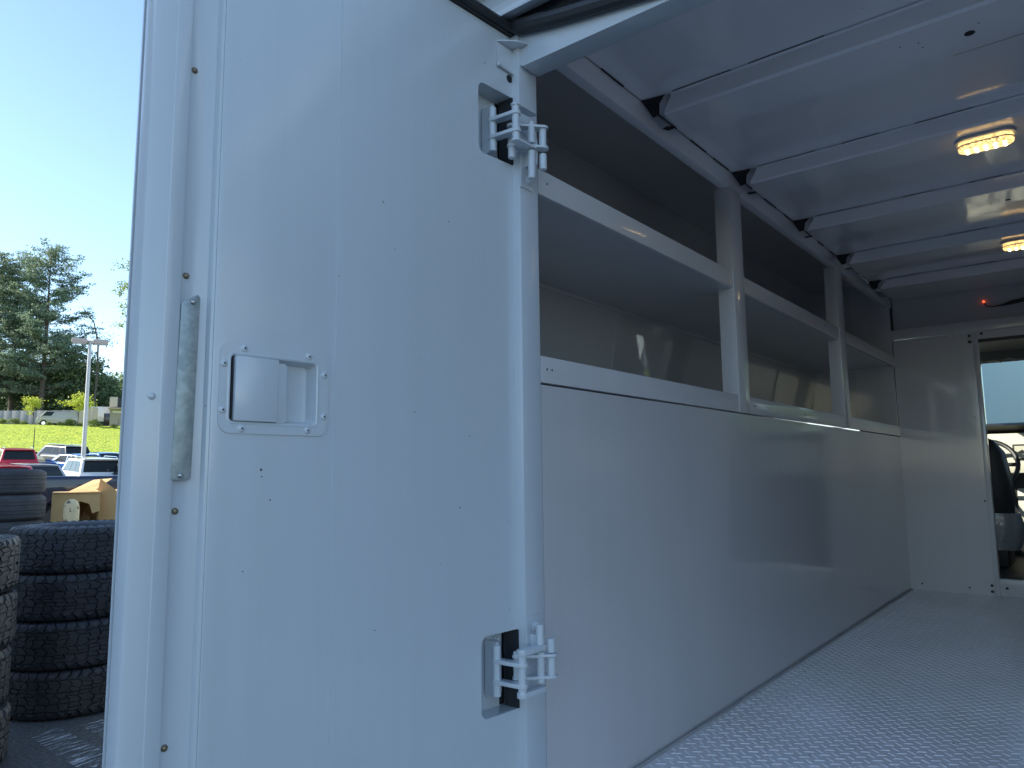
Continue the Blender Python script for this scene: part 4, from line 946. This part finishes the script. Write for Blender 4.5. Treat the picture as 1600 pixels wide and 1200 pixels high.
def broad(seed, H_, R0, m='leaf', n=110, per=60, sz=.22, low=.25, trunk=.25, clump=.17, name='broadleaf_tree'):
    rng = np.random.default_rng(seed); root = empty(name); b = MB()
    b.path([(0, 0, -.3), (.08, .05, H_*.4), (0, 0, H_*.85)], [trunk, trunk*.7, trunk*.2], 8)
    C_ = []; ch = H_*(1-low)/2; cz = H_*low+ch
    for i in range(n):
        d = rng.normal(size=3); d /= np.linalg.norm(d); r = rng.random()**.45
        p = d*np.array([R0, R0, ch])*r*(.8+.35*rng.random()); q = np.array([p[0], p[1], cz+p[2]])
        if i % 4 == 0: b.path([(0, 0, H_*low+ch*.3*rng.random()), (q[0]*.5, q[1]*.5, (q[2]+H_*low)/2), tuple(q)], [trunk*.3, trunk*.18, .02], 5)
        s_ = R0*clump*(.7+.8*rng.random()); C_.append(q+rng.normal(size=(per, 3))*np.array([s_, s_, s_*.6]))
    b.build('trunk', 'bark', root); quads(np.concatenate(C_), sz, rng, .3, 'crown', m, root); return root
def plant(o, px, f, label, cat, group=None, rz=0, sc=1, dz=0):
    p = at(px, 660, f); o.location = (p.x, p.y, hgt(p.x, p.y)+dz); o.rotation_euler.z = rz; o.scale = (sc, sc, sc); tag(o, label, cat, group); return o
G = 'pines behind the fence'
pA = pine(11, 27.6, 8.0, .20); pB = pine(23, 26.5, 7.4, .22)
plant(pA, 62, 110, 'tallest pine with a bare dark trunk, left of the lamp post', 'tree', G)
plant(pB, 14, 113, 'tall pine leaning into the left edge of the photo', 'tree', G, 2)
plant(copy_tree(pA), -22, 110, 'pine mostly cut off by the left edge of the photo', 'tree', G, 3.6, .98)
plant(copy_tree(pB), 36, 126, 'pine standing behind the gap between the two tallest pines', 'tree', G, 4.4, .95)
plant(copy_tree(pB), 92, 124, 'shorter pine behind and right of the tallest pine', 'tree', G, 1.1, .66)
G = 'broadleaf trees behind the fence'
q1 = broad(5, 13, 4.6, 'leaf', 120, 60, .26, .08); q2 = broad(6, 11, 5.0, 'leaf', 120, 60, .26, .05)
spots = [(-20, 118, 1, 1.0), (12, 120, 2, .95), (38, 118, 1, .85), (70, 120, 2, .95), (88, 116, 1, .92), (106, 118, 2, 1.0), (124, 116, 1, .98), (143, 118, 2, .93), (160, 116, 1, .72), (-5, 134, 2, 1.2), (52, 134, 1, 1.15), (100, 134, 2, 1.2), (138, 132, 1, .95)]
lab = ['farthest left', 'second from the left', 'third from the left', 'just right of the tallest pine trunk', 'below the right branches of the tallest pine', 'left of the lamp post', 'behind the lamp post pole', 'right of the lamp post above the tan wall', 'above the white box truck', 'in the back row behind the left pine', 'in the back row behind the tallest pine', 'in the back row left of the lamp post', 'in the back row right of the lamp post']
for i, (px, f, k, sc) in enumerate(spots):
    src = q1 if k == 1 else q2
    o = src if i < 2 and ((i == 0 and k == 1) or (i == 1 and k == 2)) else copy_tree(src)
    plant(o, px, f, 'dark leafy tree behind the fence, '+lab[i], 'tree', G, i*1.7, sc)
G = 'pale far trees on the right'
q3 = broad(8, 15, 6.5, 'leaf_l', 130, 60, .30, .03)
for i, (px, f, sc, l) in enumerate(((170, 165, .98, 'pale green far tree right of the lamp post'), (193, 170, 1.12, 'pale green far tree above the dark roofed building'), (222, 165, 1.0, 'pale green far tree mostly behind the van door'))):
    plant(q3 if i == 0 else copy_tree(q3), px, f, l, 'tree', G, i*2.1, sc)
o = broad(14, 24, 5.2, 'leaf_l', 260, 60, .13, .42, .3, .07); plant(o, 255, 78, 'tall airy tree whose branch tips show beside the van door', 'tree')
G = 'sunlit trees ahead of the van'
for i, (x, y, sc, l) in enumerate(((9, 46, .62, 'sunlit tree ahead of the van, mirrored in the wall'), (17, 50, .7, 'second sunlit tree ahead of the van, right of the first'), (25, 47, .6, 'third sunlit tree ahead of the van'), (33, 52, .7, 'fourth sunlit tree ahead of the van'), (43, 48, .7, 'fifth sunlit tree ahead, farthest right'))):
    o = copy_tree(q3); o.location = (x, y, hgt(x, y)); o.rotation_euler.z = i*1.3; o.scale = (sc,)*3; tag(o, l, 'tree', G)
# bare leaning stem behind the lamp
p = at(146, 640, 108); b = MB(); H0 = hgt(p.x, p.y)
b.path([(0, 0, 0), (.2, 0, 8), (.1, 0, 13), (-.6, -.2, 16), (-2.2, -.5, 18.2)], [.16, .14, .12, .08, .04], 6); root = empty('bare_tree', (p.x, p.y, H0), R_(66)); b.build('trunk', 'bark', root)
rng = np.random.default_rng(2); C_ = np.concatenate([rng.normal(size=(40, 3))*.5+np.array([x, 0, z]) for x, z in ((.5, 13.5), (1.3, 14), (1.9, 13.2), (-.9, 16.5))]); quads(C_, .15, rng, .3, 'crown', 'leaf', root)
tag(root, 'thin bent nearly bare tree just right of the lamp post', 'tree')
# saplings and shrubs along the fence
s1 = broad(31, 4.4, 1.15, 'leaf_y', 34, 40, .10, .30, .05, name='sapling'); plant(s1, 51, 97, 'narrow yellow green sapling in front of the grey fence', 'sapling', 'saplings before the fence')
s2 = broad(33, 4.6, 1.9, 'leaf_y', 34, 40, .13, .52, .06, name='sapling'); plant(s2, 121, 97, 'wide yellow green sapling beside the lamp post pole', 'sapling', 'saplings before the fence')
sh = broad(41, .85, .62, 'leaf_l', 22, 40, .07, .0, .02, name='shrub')
for i, (px, sc, l) in enumerate(((3, 1.1, 'small pale shrub at the left end of the grey fence'), (23, 1.2, 'small pale shrub between the left shrub and the narrow sapling'), (39, .8, 'low shrub just left of the narrow sapling'), (77, .7, 'low shrub below the pale cargo van, left one'), (93, .7, 'low shrub below the pale cargo van, right one'), (108, 1.2, 'bright shrub where the grey fence meets the tan wall'), (127, .7, 'low shrub under the wide sapling'), (149, 1.3, 'shrub at the right end of the tan wall'), (178, .7, 'low shrub below the tan building'))):
    plant(sh if i == 0 else copy_tree(sh), px, 97.5, l, 'shrub', 'shrubs along the fence', i*1.3, sc)

P['siding'] = mat('blue_grey_siding', (.66, .76, .76), .7, bump=[(2, .2, .02)])
root = empty('added_building', (-2.2, 15, 0)); b = MB()  # added building covers the bright sky straight ahead through the windshield
b.box(-18, 0, 0, 60, -.3, 9.5)
b.build('wall', 'siding', root); MB().box(-18.2, .2, -.2, 60.2, 9.505, 9.8).build('roof', 'roofdark', root)
tag(root, 'long blue grey metal building added to dim the view through the windshield', 'building')

# ================================================================ ADDED BUILDING beside the van (out of frame; stepped to shade the foreground)
P['shadewall'] = mat('shade_building_wall', (.38, .37, .35), .85, bump=[(8, .3, .01)])
root = empty('added_shade_building', (-14, -12, 0))
MB().box(1.5, 4.5, -16, 6.8, -.5, 10.4).build('wall', 'shadewall', root)
MB().box(3.2, 5.2, 8.21, 11.65, -.5, 3.3).build('low_shade_block', 'shadewall', root)
MB().box(1.5, 4.495, 6.805, 8.2, -.5, 6.4).build('mid_shade_block', 'shadewall', root)
MB().box(1.4, 4.6, -16.1, 6.85, 10.41, 10.55).build('roof', 'roofdark', root)
for y in (-9, -5, -1, 3):
    dr = MB().box(4.51, 4.56, y, y+3.2, 0, 3.6).build('garage_door', 'numplate', root)
tag(root, 'added out-of-frame grey building with garage doors, stepped to shade the van', 'building')
